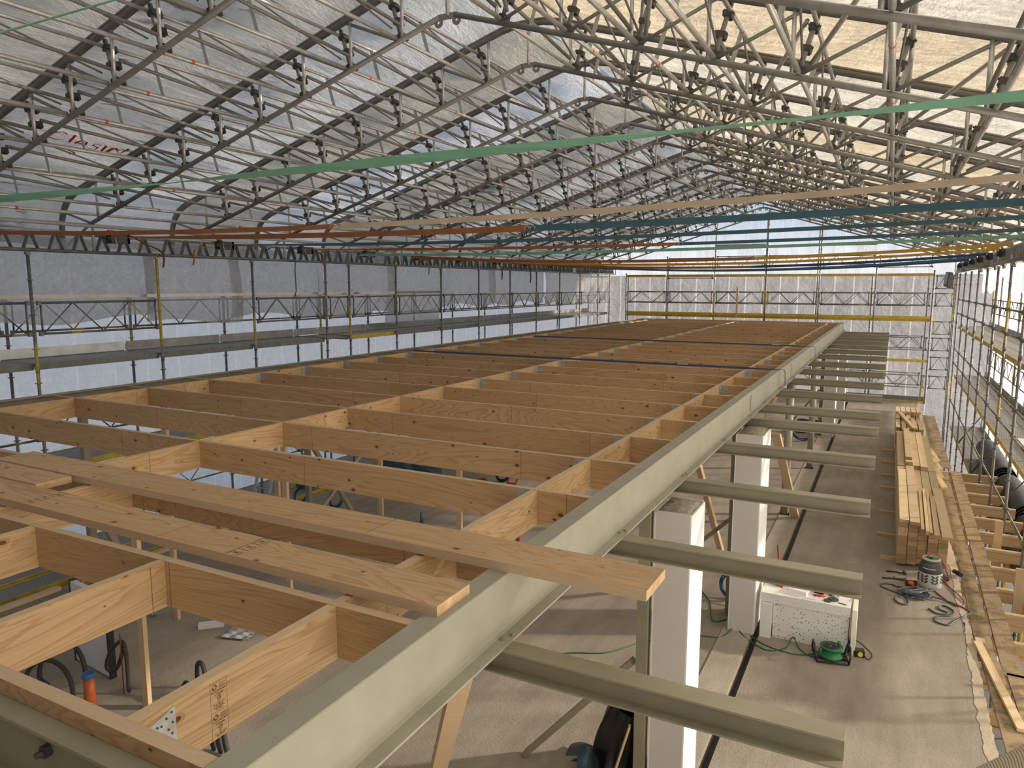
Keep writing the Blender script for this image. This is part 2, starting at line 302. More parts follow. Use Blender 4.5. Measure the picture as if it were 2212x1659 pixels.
# ------------------------------------------------------------------ mesh builder
class MB:
    def __init__(s): s.v = []; s.f = []; s.m = []; s.sm = []
    def add(s, vs, fs, mi=0, smooth=False):
        o = len(s.v); s.v += [tuple(x) for x in vs]
        for k, f in enumerate(fs):
            s.f.append([i+o for i in f]); s.m.append(mi[k] if isinstance(mi, (list, tuple)) else mi); s.sm.append(smooth)
        return s
    def box(s, x0, x1, y0, y1, z0, z1, mi=0):
        """mi: one index, or (x-faces, y-faces, z-faces)"""
        vs = [(x, y, z) for x in (x0, x1) for y in (y0, y1) for z in (z0, z1)]
        fs = [(0, 1, 3, 2), (4, 6, 7, 5), (0, 4, 5, 1), (2, 3, 7, 6), (0, 2, 6, 4), (1, 5, 7, 3)]
        m = mi if not isinstance(mi, tuple) else [mi[0], mi[0], mi[1], mi[1], mi[2], mi[2]]
        return s.add(vs, fs, m)
    def bar(s, p, q, w, h, up=(0, 0, 1), mi=0):
        p = Vector(p); q = Vector(q); d = (q-p).normalized(); u = Vector(up)
        if abs(d.dot(u)) > 0.98: u = Vector((1, 0, 0))
        a = d.cross(u).normalized()*(w/2); b = a.cross(d).normalized()*(h/2)
        vs = [c+i*a+j*b for c in (p, q) for i in (-1, 1) for j in (-1, 1)]
        fs = [(0, 1, 3, 2), (4, 6, 7, 5), (0, 4, 5, 1), (2, 3, 7, 6), (0, 2, 6, 4), (1, 5, 7, 3)]
        m = mi if not isinstance(mi, tuple) else [mi[0], mi[0], mi[1], mi[1], mi[2], mi[2]]
        return s.add(vs, fs, m)
    def tube(s, p, q, r, n=8, mi=0, r2=None):
        return s.path([p, q], r, n, mi, False, r2)
    def path(s, pts, r, n=8, mi=0, closed=False, r2=None):
        pts = [Vector(p) for p in pts]; k = len(pts); vs = []; fs = []
        prev = None
        for i, p in enumerate(pts):
            a = pts[(i-1) % k] if (closed or i > 0) else p
            b = pts[(i+1) % k] if (closed or i < k-1) else p
            d = (b-a); d = d.normalized() if d.length > 1e-9 else Vector((0, 0, 1))
            if prev is None:
                u = Vector((0, 0, 1)) if abs(d.z) < 0.9 else Vector((1, 0, 0))
                prev = (u-d*u.dot(d)).normalized()
            else:
                prev = (prev-d*prev.dot(d)); prev = prev.normalized() if prev.length > 1e-6 else d.orthogonal().normalized()
            w = d.cross(prev); rr = r if r2 is None else r+(r2-r)*i/(k-1)
            vs += [p+prev*(rr*math.cos(2*math.pi*j/n))+w*(rr*math.sin(2*math.pi*j/n)) for j in range(n)]
        for i in range(k if closed else k-1):
            a = i*n; b = ((i+1) % k)*n
            fs += [(a+j, a+(j+1) % n, b+(j+1) % n, b+j) for j in range(n)]
        s.add(vs, fs, mi, True)
        if not closed:
            o = len(s.v)-len(vs)
            s.f.append([o+j for j in reversed(range(n))]); s.m.append(mi); s.sm.append(False)
            s.f.append([o+(k-1)*n+j for j in range(n)]); s.m.append(mi); s.sm.append(False)
        return s
    def lathe(s, prof, c=(0, 0, 0), n=24, mi=0, axis='z', smooth=True):
        """prof: (radius, height) pairs"""
        vs = []; fs = []
        for r, h in prof:
            for j in range(n):
                a = 2*math.pi*j/n; x, y = r*math.cos(a), r*math.sin(a)
                p = (x, y, h) if axis == 'z' else ((h, x, y) if axis == 'x' else (x, h, y))
                vs.append((c[0]+p[0], c[1]+p[1], c[2]+p[2]))
        for i in range(len(prof)-1):
            fs += [(i*n+j, i*n+(j+1) % n, (i+1)*n+(j+1) % n, (i+1)*n+j) for j in range(n)]
        return s.add(vs, fs, mi, smooth)
    def prism(s, poly, a0, a1, axis='y', mi=0):
        """closed polygon extruded along an axis; poly in the other two axes in xyz order"""
        def P(u, v, t): return (t, u, v) if axis == 'x' else ((u, t, v) if axis == 'y' else (u, v, t))
        k = len(poly); vs = [P(u, v, a0) for u, v in poly]+[P(u, v, a1) for u, v in poly]
        fs = [(i, (i+1) % k, k+(i+1) % k, k+i) for i in range(k)]+[tuple(reversed(range(k))), tuple(range(k, 2*k))]
        return s.add(vs, fs, mi)
    def ribbon(s, pts, wdir, w, th=0.004, mi=0):
        """flat webbing along pts; wdir: a width direction, or one per point"""
        pts = [Vector(p) for p in pts]; vs = []; k = len(pts)
        for i, p in enumerate(pts):
            wd_ = Vector(wdir[i] if isinstance(wdir, list) else wdir).normalized()
            d = (pts[min(i+1, k-1)]-pts[max(i-1, 0)]).normalized(); wd_ = (wd_-d*wd_.dot(d)).normalized()
            nn = d.cross(wd_)
            vs += [p+wd_*(w/2)+nn*(th/2), p-wd_*(w/2)+nn*(th/2), p-wd_*(w/2)-nn*(th/2), p+wd_*(w/2)-nn*(th/2)]
        fs = []
        for i in range(k-1):
            a, b = i*4, i*4+4
            fs += [(a+j, a+(j+1) % 4, b+(j+1) % 4, b+j) for j in range(4)]
        fs += [(3, 2, 1, 0), tuple(range(4*k-4, 4*k))]
        return s.add(vs, fs, mi)
    def grid(s, fn, nu, nv, mi=0, smooth=True):
        vs = [fn(i/nu, j/nv) for i in range(nu+1) for j in range(nv+1)]
        fs = [(i*(nv+1)+j, (i+1)*(nv+1)+j, (i+1)*(nv+1)+j+1, i*(nv+1)+j+1) for i in range(nu) for j in range(nv)]
        return s.add(vs, fs, mi, smooth)
    def data(s, name, mats):
        me = bpy.data.meshes.new(name); me.from_pydata(s.v, [], s.f)
        for m in (mats if isinstance(mats, (list, tuple)) else [mats]): me.materials.append(M[m] if isinstance(m, str) else m)
        me.polygons.foreach_set('material_index', s.m); me.polygons.foreach_set('use_smooth', s.sm)
        me.update(); return me
    def build(s, name, mats, parent=None, loc=None, rz=0.0):
        o = bpy.data.objects.new(name, s.data(name, mats)); COL.objects.link(o)
        if parent is not None: o.parent = parent
        if loc is not None: o.location = loc
        if rz: o.rotation_euler = (0, 0, rz)
        return o

def tag(o, label, cat, group=None, kind=None):
    if label: o['label'] = label
    if cat: o['category'] = cat
    if group: o['group'] = group
    if kind: o['kind'] = kind
    return o
def empty(name, label, cat, loc=(0, 0, 0), group=None, rz=0.0):
    o = bpy.data.objects.new(name, None); COL.objects.link(o); o.location = loc; o.rotation_euler = (0, 0, rz)
    o.empty_display_size = 0.1
    return tag(o, label, cat, group)
def link(name, me, parent=None, loc=(0, 0, 0), rot=None):
    o = bpy.data.objects.new(name, me); COL.objects.link(o); o.location = loc
    if rot: o.rotation_euler = rot
    if parent is not None: o.parent = parent
    return o
def struct(name, mb, mats, label=None):
    o = mb.build(name, mats); o['kind'] = 'structure'
    if label: o['label'] = label
    return o
def copy_tree(o, parent=None):
    c = o.copy(); COL.objects.link(c)
    if parent is not None: c.parent = parent
    for ch in o.children: copy_tree(ch, c)
    return c
ORD = ['first', 'second', 'third', 'fourth', 'fifth', 'sixth', 'seventh', 'eighth', 'ninth', 'tenth', 'eleventh', 'twelfth', 'thirteenth',
       'fourteenth', 'fifteenth', 'sixteenth', 'seventeenth', 'eighteenth', 'nineteenth', 'twentieth', 'twenty-first', 'twenty-second',
       'twenty-third', 'twenty-fourth', 'twenty-fifth', 'twenty-sixth', 'twenty-seventh', 'twenty-eighth', 'twenty-ninth', 'thirtieth']

# ------------------------------------------------------------------ setting: slab, lower floor, ground, sheeted walls
DECK = 2.90
YFAR = 31.45; YBACK = -2.6; XL = -12.35; XR = 3.35
mb = MB().box(-10.25, -1.275, YBACK, 31.0, -0.25, 0.0)
struct('floor', mb, ['floor'])
mb = MB().box(-1.19, 1.06, YBACK, 30.9, -0.25, 0.0)
struct('floor_right', mb, ['floor'])
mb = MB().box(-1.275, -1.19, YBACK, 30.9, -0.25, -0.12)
struct('floor_slot', mb, ['gas_dark'])  # dark colour stands in for the shade down in the slot
mb = MB().box(-1.62, -1.279, YBACK, 30.9, 0.0, 0.012)
struct('floor_strip', mb, ['floor2'])
mb = MB()                                                        # ragged pale lip along the slab edge
random.seed(3); ys = [YBACK+i*0.05 for i in range(670)]
vs = []; fs = []; wob = 0.0
for i, y in enumerate(ys):
    wob = 0.85*wob+random.uniform(-0.016, 0.016)
    e1 = 1.145+0.012*math.sin(y*2.1)+random.uniform(-0.008, 0.008); i1 = 1.05+wob*0.8+0.015*math.sin(y*1.3)
    vs += [(i1, y, 0.004), (e1, y, 0.004+random.uniform(-0.003, 0.004)), (e1, y, -0.2)]
for i in range(len(ys)-1):
    a, b = 3*i, 3*i+3; fs += [(a, b, b+1, a+1), (a+1, b+1, b+2, a+2)]
mb.add(vs, fs); struct('trim_slab_edge', mb, [m_concrete('pale_crumbled_edge', (0.42, 0.35, 0.26), (0.66, 0.57, 0.45), 0.8)])
struct('floor_lower', MB().box(XL-1, XR+1.5, YBACK, 33.0, -3.05, -2.9), ['lowfloor'])
struct('ground', MB().box(-60, 60, -40, 90, -3.3, -3.1), [m_concrete('outside_ground', (0.5, 0.48, 0.46), (0.6, 0.58, 0.56), 0.2)])

def wall_x(name, x, y0, y1, z0, z1, mat, sgn, nu, nv, amp):
    random.seed(hash(name) % 1000)
    ph = [random.uniform(0, 6.28) for _ in range(6)]
    def fn(u, v):
        y = y0+(y1-y0)*u; z = z0+(z1-z0)*v
        w = math.sin(y*3.1+ph[0])*0.5+math.sin(y*5.3+z*1.7+ph[1])*0.35+math.sin(y*1.55+z*0.6+ph[2])*0.7
        if v > 0.94: return (x+sgn*(amp*w+(v-0.94)/0.06*0.55), y, 4.95+(v-0.94)*2)
        return (x+sgn*amp*w, y, z)
    return struct(name, MB().grid(fn, nu, nv), [mat])
SH_L = m_sheet('left_wall_sheet', (0.93, 0.93, 0.96), 0.10, 0.88, 0.8, painted_crinkle=0.25, seam='Y')
SH_R = m_sheet('right_wall_sheet', (0.92, 0.90, 0.86), 0.32, 0.75, 0.8)
SH_RS = m_sheet('right_skirt_sheet', (0.86, 0.85, 0.83), 0.12, 0.75, 0.8, painted_crinkle=0.4)
SH_F = m_sheet('far_wall_sheet', (0.37, 0.37, 0.395), 0.05, 0.50, 0.9, seam='X', painted_crinkle=0.35, cst=(1, 1, 0.5))
SH_B = m_sheet('back_wall_sheet', (0.26, 0.25, 0.235), 0.01, 0.3, 0.9)  # unseen sheet, made dark to dim the faces turned towards the camera
SH_G = m_sheet('gable_clear_sheet', (0.56, 0.585, 0.63), 0.62, 0.42, 1.2, st=(1.3, 1, 0.35), painted_crinkle=0.7, lowfreq=True, cst=(2.2, 1, 0.25))
SH_S = m_sheet('hanging_skirt_sheet', (0.72, 0.695, 0.65), 0.26, 0.70, 1.6, painted_crinkle=0.14, cst=(1.6, 1.6, 0.5), gloss=0.07)
wall_x('wall_left', XL, YBACK, YFAR, -2.9, 5.15, SH_L, 1, 120, 24, 0.03)
wall_x('wall_right', XR, YBACK, YFAR, -2.9, 5.15, SH_R, -1, 120, 24, 0.03)
RIDGE = -4.5
def gable_top(x): return 7.86-0.308*abs(x-RIDGE) if abs(x-RIDGE) < 6.95 else 5.70-(abs(x-RIDGE)-6.95)*0.9
def gable(name, y, z0, mat, amp, zcap=None):
    random.seed(11); ph = [random.uniform(0, 6.28) for _ in range(6)]
    def fn(u, v):
        x = XL+(XR-XL)*u; zt = gable_top(x) if zcap is None else zcap; z = z0+(zt-z0)*v
        w = math.sin(x*2.9+ph[0]+z*0.8)*0.6+math.sin(x*6.1-z*1.6+ph[1])*0.35+math.sin(x*1.2+z*2.3+ph[2])*0.5
        return (x, y+amp*w, z)
    return struct(name, MB().grid(fn, 96, 30), [mat])
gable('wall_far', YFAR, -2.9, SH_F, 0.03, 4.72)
gable('wall_far_gable', YFAR+0.02, 4.72, SH_G, 0.045)
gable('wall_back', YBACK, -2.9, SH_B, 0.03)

# ------------------------------------------------------------------ deck: joists, blockings, steel edge beams
JY = [2.30, 3.29]+[4.33+k*1.0 for k in range(27)]
X_IN = -1.655
random.seed(5)
def joist(y, x0, x1, i):
    nm = 'floor_joist'
    root = empty(nm, '', 'joist', (x0, y, DECK-0.245), 'timber joists across the deck')
    MB().box(0, x1-x0, 0, 0.048, 0, 0.241, (2, 0, 1)).build('board', ['lvl_x', 'lvl_edge_x', 'endgrain'], root)
    return root
def bracket_mb():
    b = MB().box(0, 0.10, -0.004, 0, 0, 0.10).box(0, 0.004, -0.09, 0, 0, 0.10)
    for dx, dz in ((0.03, 0.03), (0.03, 0.07), (0.06, 0.05), (0.08, 0.08), (0.08, 0.02)):
        b.tube((dx, -0.004, dz), (dx, -0.008, dz), 0.006, 6, 1)
    return b
BR = bracket_mb().data('angle_bracket', ['galv', 'clamp'])
BRL = MB().box(-0.10, 0, -0.004, 0, 0, 0.10).box(-0.004, 0, -0.09, 0, 0, 0.10).data('angle_bracket', ['galv'])
L1, L2, L3 = -8.90, -5.43, -2.085
for i, y in enumerate(JY):
    j = joist(y, -9.30, X_IN+0.02, i)
    if i == 0: lab = 'nearest complete timber joist, crossing just in front of the loose planks'
    elif i == 1: lab = 'timber joist lying underneath the longest loose plank'
    elif i == len(JY)-1: lab = 'last timber joist, closing the far end of the deck'
    else: lab = 'timber floor joist of the deck, %s one beyond the loose planks' % ORD[i-2]
    j['label'] = lab
    x0 = -9.30
    for L in (L1, L2, L3):
        right = (L == L2 and y > 9) or (L == L3 and y > 10 and i % 2 == 0) or (L == L1 and y > 8)
        if right and y < 29:
            b = link('angle_bracket', BR, j, (L+0.026-x0, 0.0, 0.135)); b['label'] = 'galvanised angle bracket'
        if L == L3 and y < 10 and i >= 2:
            b = link('angle_bracket', BRL, j, (L-0.026-x0, 0.0, 0.135)); b['label'] = 'galvanised angle bracket'
blk_cache = {}
def blocking(x, y0, y1, lab):
    k = round(y1-y0, 3)
    if k not in blk_cache:
        blk_cache[k] = MB().box(-0.024, 0.024, 0, k, 0, 0.240, (0, 2, 1)).data('blocking_piece', ['lvl_y', 'lvl_edge_y', 'endgrain'])
    o = link('blocking_piece', blk_cache[k], None, (x, y0, DECK-0.246))
    return tag(o, lab, 'blocking', 'short blocking boards between the joists')
def gap(i):
    if i < 0: return 'between the front header and the nearest joist'
    if i == 0: return 'below the loose planks'
    if i == len(JY)-2: return 'in the last bay of the deck'
    return 'in the %s bay beyond the loose planks' % ORD[i-1]
for i in range(len(JY)-1):
    y0, y1 = JY[i]+0.0485, JY[i+1]-0.0005
    for L, row in ((L1, 'left row'), (L2, 'middle row'), (L3, 'right row')):
        if i == 0 and L == L2: L = -4.89
        blocking(L, y0, y1, 'short timber blocking, %s, %s' % (row, gap(i)))
HDR = 1.290
for x, nm in ((-4.325, 'short plain blocking left of the opening, between front header and nearest joist'),
              (-3.205, 'thick pale blocking on the left of the hose opening'), ):
    blocking(x, HDR+0.0555, JY[0]-0.0005, nm)
stamped = blocking(L3, HDR+0.0555, JY[0]-0.0005, 'blocking with brown printed stamp on its side, next to the steel beam')
b = MB().box(-0.004, 0, 0, 0.11, 0, 0.15)
b.v = []; b.f = []; b.m = []; b.sm = []
b.prism([(0.0, 0.0), (0.145, 0.0), (0.145, 0.16), (0.0, 0.12)], 0.0, 0.004, 'x')
for (dy, dz) in ((0.03, 0.03), (0.03, 0.07), (0.06, 0.04), (0.06, 0.09), (0.09, 0.03), (0.09, 0.07), (0.09, 0.115), (0.075, 0.06), (0.130, 0.145), (0.132, 0.108), (0.110, 0.132), (0.128, 0.07), (0.115, 0.09), (0.075, 0.118), (0.07, 0.098), (0.055, 0.108), (0.102, 0.055)):
    b.tube((0.004, dy, dz), (0.007, dy, dz), 0.0036, 8, 1)
hb = b.build('joist_hanger', ['galv', 'clamp'], stamped, (0.0242, 0.0, 0.06)); hb['label'] = 'galvanised joist hanger with nail heads'
# front header and the steel channel it bears on
h = MB().box(-9.3, X_IN-0.02, 0, 0.055, 0, 0.245, (2, 0, 1)).build('front_header', ['lvl_x', 'lvl_edge_x', 'endgrain'], None, (0, HDR, DECK-0.246))
tag(h, 'thick timber header at the front edge of the deck, above the dark steel channel', 'header beam')
c = empty('steel_channel', 'dark olive steel channel running below the front header at bottom left', 'steel beam', (0, HDR, 2.54))
MB().prism([(-0.075, 0.30), (-0.002, 0.30), (-0.002, 0.0), (-0.085, 0.0), (-0.085, 0.012), (-0.018, 0.016), (-0.014, 0.03), (-0.014, 0.27), (-0.018, 0.284), (-0.075, 0.288)], -9.4, X_IN-0.05, 'x').build('profile', ['steel2'], c)
for x in (-2.42, -4.6, -6.8):
    MB().tube((x, -0.014, 0.19), (x, -0.06, 0.19), 0.012, 8).lathe([(0.0, -0.04), (0.022, -0.04), (0.022, -0.014), (0.0, -0.014)], (x, 0, 0.19), 6, 0, 'y', False).build('bolt', ['clamp'], c)
# right edge beam: top flange towards the deck, web, rounded root, bottom flange outwards
def edge_beam(name, label, x, sgn, y0, y1, h):
    root = empty(name, label, 'steel beam', (x, y0, DECK-h+0.006))
    L = y1-y0
    pr = [(-0.105, h), (0.0, h), (0.004, h-0.004), (0.004, 0.042), (0.008, 0.026), (0.020, 0.016), (0.078, 0.011), (0.078, 0.0), (-0.012, 0.0), (-0.008, 0.02), (-0.006, h-0.03), (-0.012, h-0.014), (-0.105, h-0.010)]
    pr = [(sgn*a, b) for a, b in pr]
    MB().prism(pr, 0, L, 'y').build('profile', ['steel'], root)
    return root
BEAM_H = 0.29
rb = edge_beam('edge_beam', 'long pale green steel beam along the right edge of the deck', -1.560, 1, 0.35, 30.36, BEAM_H)
CY = [2.86, 4.53, 6.20, 7.87, 9.54, 10.72, 12.39, 14.06, 15.77, 17.48, 19.4, 21.1, 22.8, 24.5, 26.2, 27.9, 29.5]
bo = MB()
for d in (0.03, 0.0):
    pass
bolt = MB().lathe([(0.0, 0.0), (0.013, 0.0), (0.013, 0.010), (0.0, 0.012)], (0, 0, 0), 6, 0, 'z', False).data('bolt', ['steel2'])
for y in CY:
    for dx, dy in ((0.040, -0.035), (0.058, 0.03)):
        link('bolt', bolt, rb, (dx, y-0.35+dy, 0.012))
for y in (9.8, 14.1):
    MB().box(0.004, 0.012, -0.04, 0.04, 0.02, 0.24).build('splice_plate', ['steel'], rb, (0, y-0.35, 0))
lb = edge_beam('edge_beam', 'steel beam along the left edge of the deck, beside the left scaffold', -9.43, -1, 0.9, 30.36, BEAM_H)
MB().box(-0.02, 0.02, -0.09, 0.0, 0, 0.12)
# cantilever joists sticking out on the right
cp = [(-0.055, 0.0), (0.055, 0.0), (0.055, 0.009), (0.006, 0.012), (0.006, 0.108), (0.055, 0.111), (0.055, 0.12), (-0.055, 0.12), (-0.055, 0.111), (-0.006, 0.108), (-0.006, 0.012), (-0.055, 0.009)]
cme = MB().prism(cp, -1.70, 0.0, 'x').data('cantilever_beam', ['steel2'])
for i, y in enumerate(CY):
    o = link('cantilever_beam', cme, None, (-0.05+0.004*i, y-0.05, DECK-BEAM_H+0.006-0.1205))
    if i == 0: lab = 'nearest steel bracket beam sticking out to the right under the long beam'
    elif i == len(CY)-1: lab = 'farthest steel bracket beam sticking out to the right under the long beam'
    else: lab = 'steel bracket beam sticking out to the right, %s from the near end' % ORD[i]
    tag(o, lab, 'steel beam', 'steel bracket beams along the right edge')

# loose planks lying over the deck
def plank(x0, x1, y0, y1, z, lab, rz=0.0, th=0.047):
    o = MB().box(0, x1-x0, 0, y1-y0, 0, th, (2, 1, 0)).build('loose_plank', ['lvl_plank', 'lvl_edge_x', 'endgrain'], None, (x0, y0, z), rz)
    return tag(o, lab, 'plank', 'loose planks across the deck')
p1 = plank(-8.2, -1.60, 2.455, 2.715, DECK+0.006, 'loose plank with two rows of black print, ending on the steel beam', math.radians(-0.5))
p2 = plank(-6.05, -0.87, 2.985, 3.275, DECK+0.006, 'longest loose plank, its end sticking out beyond the steel beam', math.radians(-0.4))
p3 = plank(-8.4, -5.02, 2.735, 2.975, DECK+0.006, 'short loose plank lying between the two long ones at the left', math.radians(-0.4))

# ------------------------------------------------------------------ roof: trusses, purlin frames, braces, sheets
APEX = 7.23; SL = 0.308; DEP = 0.58
def zb(x): return APEX-SL*abs(x)             # underside chord, x measured from the ridge
def zt(x): return zb(x)+DEP
TY = [3.1+2.0*k for k in range(15)]      # truss planes
NODE = [0.67+0.745*k for k in range(8)]
TOPL = [(-7.30, 4.78), (-7.295, 5.05), (-7.26, 5.28), (-7.18, 5.46), (-7.05, 5.60), (-6.85, zt(6.85)), (-3.4, zt(3.4)), (-0.62, zt(0.62)), (-0.42, zt(0.42)-0.004), (-0.22, zt(0.3)-0.002), (0.0, zt(0.3)+0.008)]
TOPR = [(-x, z) for x, z in TOPL]
def xz(p, y=0.0): return (p[0], y, p[1])
me_bot = {s: MB().tube((s*0.10, 0, zb(0.10)), (s*6.56, 0, zb(6.56)), 0.030, 10).data('bottom_chord', ['alu_dark']) for s in (-1, 1)}
def keder(pts, s):
    m = MB(); m.path([xz(p) for p in pts], 0.043, 8)
    m.path([(p[0], 0.032, p[1]+0.035) for p in pts], 0.013, 5, 1); m.path([(p[0], -0.032, p[1]+0.035) for p in pts], 0.013, 5, 1)
    return m.data('top_chord', ['keder', 'alu_dark'])
me_top = {-1: keder(TOPL, -1), 1: keder(TOPR, 1)}
me_vert = MB().tube((0, 0, 0.02), (0, 0, DEP-0.03), 0.020, 8).data('vertical_strut', ['alu'])
def slope_vec(s): return Vector((s*SL, 0, 1)).normalized()      # square to the slope, s = side
me_diag, me_post, me_post_far, me_cl = {}, {}, {}, {}
for s in (-1, 1):
    me_diag[s] = MB().tube((0, 0, DEP-0.03), (-s*0.745, 0, 0.745*SL+0.02), 0.019, 8).data('diagonal_strut', ['alu_dark'])
    n = slope_vec(s)
    p0 = n*0.02+Vector((s*-0.03, 0.05, 0)); p1_ = n*0.53+Vector((s*-0.03, 0.05, 0))
    me_post[s] = MB().tube(p0, p1_, 0.024, 8).data('coupler_post', ['alu_dark'])
    pf = MB().tube(p0, p1_, 0.024, 6)
    cl = MB()
    cl.box(-0.042, 0.042, -0.03, 0.075, -0.026, 0.026); cl.box(-0.03, 0.03, 0.06, 0.10, -0.034, 0.034); cl.tube((-0.055, 0.0, 0.012), (0.055, 0.0, 0.012), 0.011, 6)
    me_cl[s] = cl.data('coupler', ['clamp'])
    for h in (0.08, 0.26, 0.44):
        q = n*h+Vector((s*-0.03, 0.05, 0)); pf.box(q.x-0.045, q.x+0.045, q.y-0.03, q.y+0.08, q.z-0.03, q.z+0.03, 1)
    me_post_far[s] = pf.data('coupler_post', ['alu_dark', 'clamp'])
pl = MB()                                                        # ridge plate with two holed ears
def ear(cx, cz, r, y):
    ring = [(cx+r*math.cos(a*math.pi/8), cz+r*math.sin(a*math.pi/8)) for a in range(16)]
    hole = [(cx+0.016*math.cos(a*math.pi/8), cz+0.016*math.sin(a*math.pi/8)) for a in range(16)]
    vs = [(u, y-0.006, v) for u, v in ring+hole]+[(u, y+0.006, v) for u, v in ring+hole]
    fs = []
    for i in range(16):
        j = (i+1) % 16
        fs += [(i, j, 16+j, 16+i), (32+j, 32+i, 48+i, 48+j), (i, 32+i, 32+j, j), (16+i, 16+j, 48+j, 48+i)]
    pl.add(vs, fs)
for s in (-1, 1): ear(s*0.115, zb(0.1)-0.055, 0.055, 0.0)
pl.prism([(-0.22, zb(0.22)-0.02), (-0.17, zb(0.1)-0.035), (0.17, zb(0.1)-0.035), (0.22, zb(0.22)-0.02), (0.12, zb(0.12)+0.035), (-0.12, zb(0.12)+0.035)], -0.006, 0.006, 'y')
me_plate = pl.data('ridge_plate', ['alu_dark'])
me_ridge = MB().tube((0, 0, zb(0.1)), (0, 0, zt(0.3)), 0.022, 8).data('ridge_post', ['alu'])
me_knee = {s: MB().tube((s*6.55, 0, zb(6.55)+0.02), (s*7.20, 0, 5.42), 0.018, 8).tube((s*6.50, 0, 5.23), (s*7.29, 0, 4.85), 0.018, 8).data('knee_brace', ['alu_dark']) for s in (-1, 1)}
me_foot = {s: MB().tube((s*6.50, 0, 4.80), (s*6.50, 0, zb(6.5)), 0.024, 8).data('foot_post', ['galv']) for s in (-1, 1)}
DETAIL = 9
tr_proto = {}
def make_truss(far):
    r = empty('roof_truss', '', 'roof truss', (RIDGE, 0, 0), 'aluminium roof trusses')
    for s in (-1, 1):
        link('bottom_chord', me_bot[s], r); link('top_chord', me_top[s], r); link('knee_brace', me_knee[s], r); link('foot_post', me_foot[s], r)
        for x in NODE+([6.4] if True else []):
            link('vertical_strut', me_vert, r, (s*x-s*0.06, 0, zb(x-0.06)))
            if x < 6.3: pass
        for x in NODE[1:]+[6.63]:
            link('diagonal_strut', me_diag[s], r, (s*x, 0, zb(x))) if x < 6.6 else None
        for x in NODE:
            p = link('coupler_post', me_post_far[s] if far else me_post[s], r, (s*x, 0, zb(x)))
            if not far:
                n = slope_vec(s)
                for h in (0.08, 0.26, 0.44):
                    c = link('coupler', me_cl[s], p, n*h+Vector((s*-0.03, 0.05, 0)), (0, math.atan(SL)*s, 0)); c['label'] = 'dark clamp coupler'
    link('ridge_plate', me_plate, r); link('ridge_post', me_ridge, r)
    return r
for k, y in enumerate(TY):
    if k == 0: o = make_truss(False)
    elif k < DETAIL: o = copy_tree(near_tr)
    elif k == DETAIL: o = make_truss(True); far_tr = o
    else: o = copy_tree(far_tr)
    if k == 0: near_tr = o
    o.location = (RIDGE, y, 0)
    o['label'] = 'aluminium roof truss, %s from the near end of the tent roof' % ORD[k] if k < len(TY)-1 else 'aluminium roof truss beside the far gable'

# purlin frames: lower tube, upper tube, flat strip and thin diagonal between two trusses, one per node and bay
LY = 2.0
n_ = {s: slope_vec(s) for s in (-1, 1)}
def pf_parts(s, seed):
    random.seed(seed)
    up = n_[s]*0.42
    lo = MB().tube((0, 0.03, 0), (0, LY-0.03, 0), 0.0235, 8); t = random.uniform(0.3, 0.9)
    if seed % 3 == 0: lo.tube((0, t, 0), (0, t+0.035, 0), 0.0255, 8, 1)
    hi = MB().tube((up.x, 0.08, up.z), (up.x, LY+0.04, up.z), 0.021, 8)
    stp = MB().bar(up+Vector((0, 0.62, 0)), (0, 0.62, 0), 0.045, 0.006, (0, 1, 0))
    dg = MB().tube((up.x*0.98, 0.66, up.z*0.98), (n_[s].x*0.1, 1.93, n_[s].z*0.1), 0.011, 6)
    whole = MB()
    for m_, k in ((lo, 0), (hi, 0), (stp, 2), (dg, 2)):
        o = len(whole.v); whole.v += m_.v; whole.f += [[i+o for i in f] for f in m_.f]; whole.m += [x if k == 0 else k for x in m_.m]; whole.sm += m_.sm
    return (lo.data('lower_tube', ['alu', 'orange']), hi.data('upper_tube', ['alu', 'orange']), stp.data('flat_strip', ['alu']), dg.data('thin_diagonal', ['alu_dark']),
            whole.data('purlin_frame', ['alu', 'orange', 'alu_dark']))
PFP = {(s, q): pf_parts(s, 20+q*2+s) for s in (-1, 1) for q in range(5)}
SIDE = {-1: 'left', 1: 'right'}
me_br = {}
for s in (-1, 1):
    a = n_[s]*0.27+Vector((-s*0.10, 0.1, 0)); b = n_[s]*0.14+Vector((-s*0.10, LY-0.03, 0))
    me_br[s] = MB().tube(a, b, 0.021, 8).data('brace_tube', ['alu_dark', 'orange'])
    c = Vector((s*-0.10, 0.06, 0))+n_[s]*0.47; d = Vector((-s*0.66, LY-0.08, 0.66*SL))+n_[s]*0.08
    me_br[(s, 'x')] = MB().tube(c, d, 0.021, 8).data('brace_tube', ['alu'])
random.seed(21)
for k in range(len(TY)-1):
    y = TY[k]
    for s in (-1, 1):
        for i, x in enumerate(NODE):
            q = random.randrange(5); loc = (RIDGE+s*x, y, zb(x)+0.035)
            lab = 'purlin frame of the %s roof slope, %s row below the ridge, %s bay' % (SIDE[s], ORD[i], ORD[k])
            P = PFP[(s, q)]
            if k < 9:
                r = empty('purlin_frame', lab, 'roof purlin', loc, 'purlin frames between the roof trusses')
                link('lower_tube', P[0], r); link('upper_tube', P[1], r); link('flat_strip', P[2], r); link('thin_diagonal', P[3], r)
            else:
                tag(link('purlin_frame', P[4], None, loc), lab, 'roof purlin', 'purlin frames between the roof trusses')
            if k < 12 and (k < 6 or i % 2 == 0):
                xb = s == 1 and (i+k) % 2 == 0 and i > 0
                tag(link('brace_tube', me_br[(s, 'x')] if xb else me_br[s], None, loc),
                    'brace tube of the %s roof slope, %s row below the ridge, %s bay' % (SIDE[s], ORD[i], ORD[k]), 'brace tube', 'brace tubes between the roof trusses')

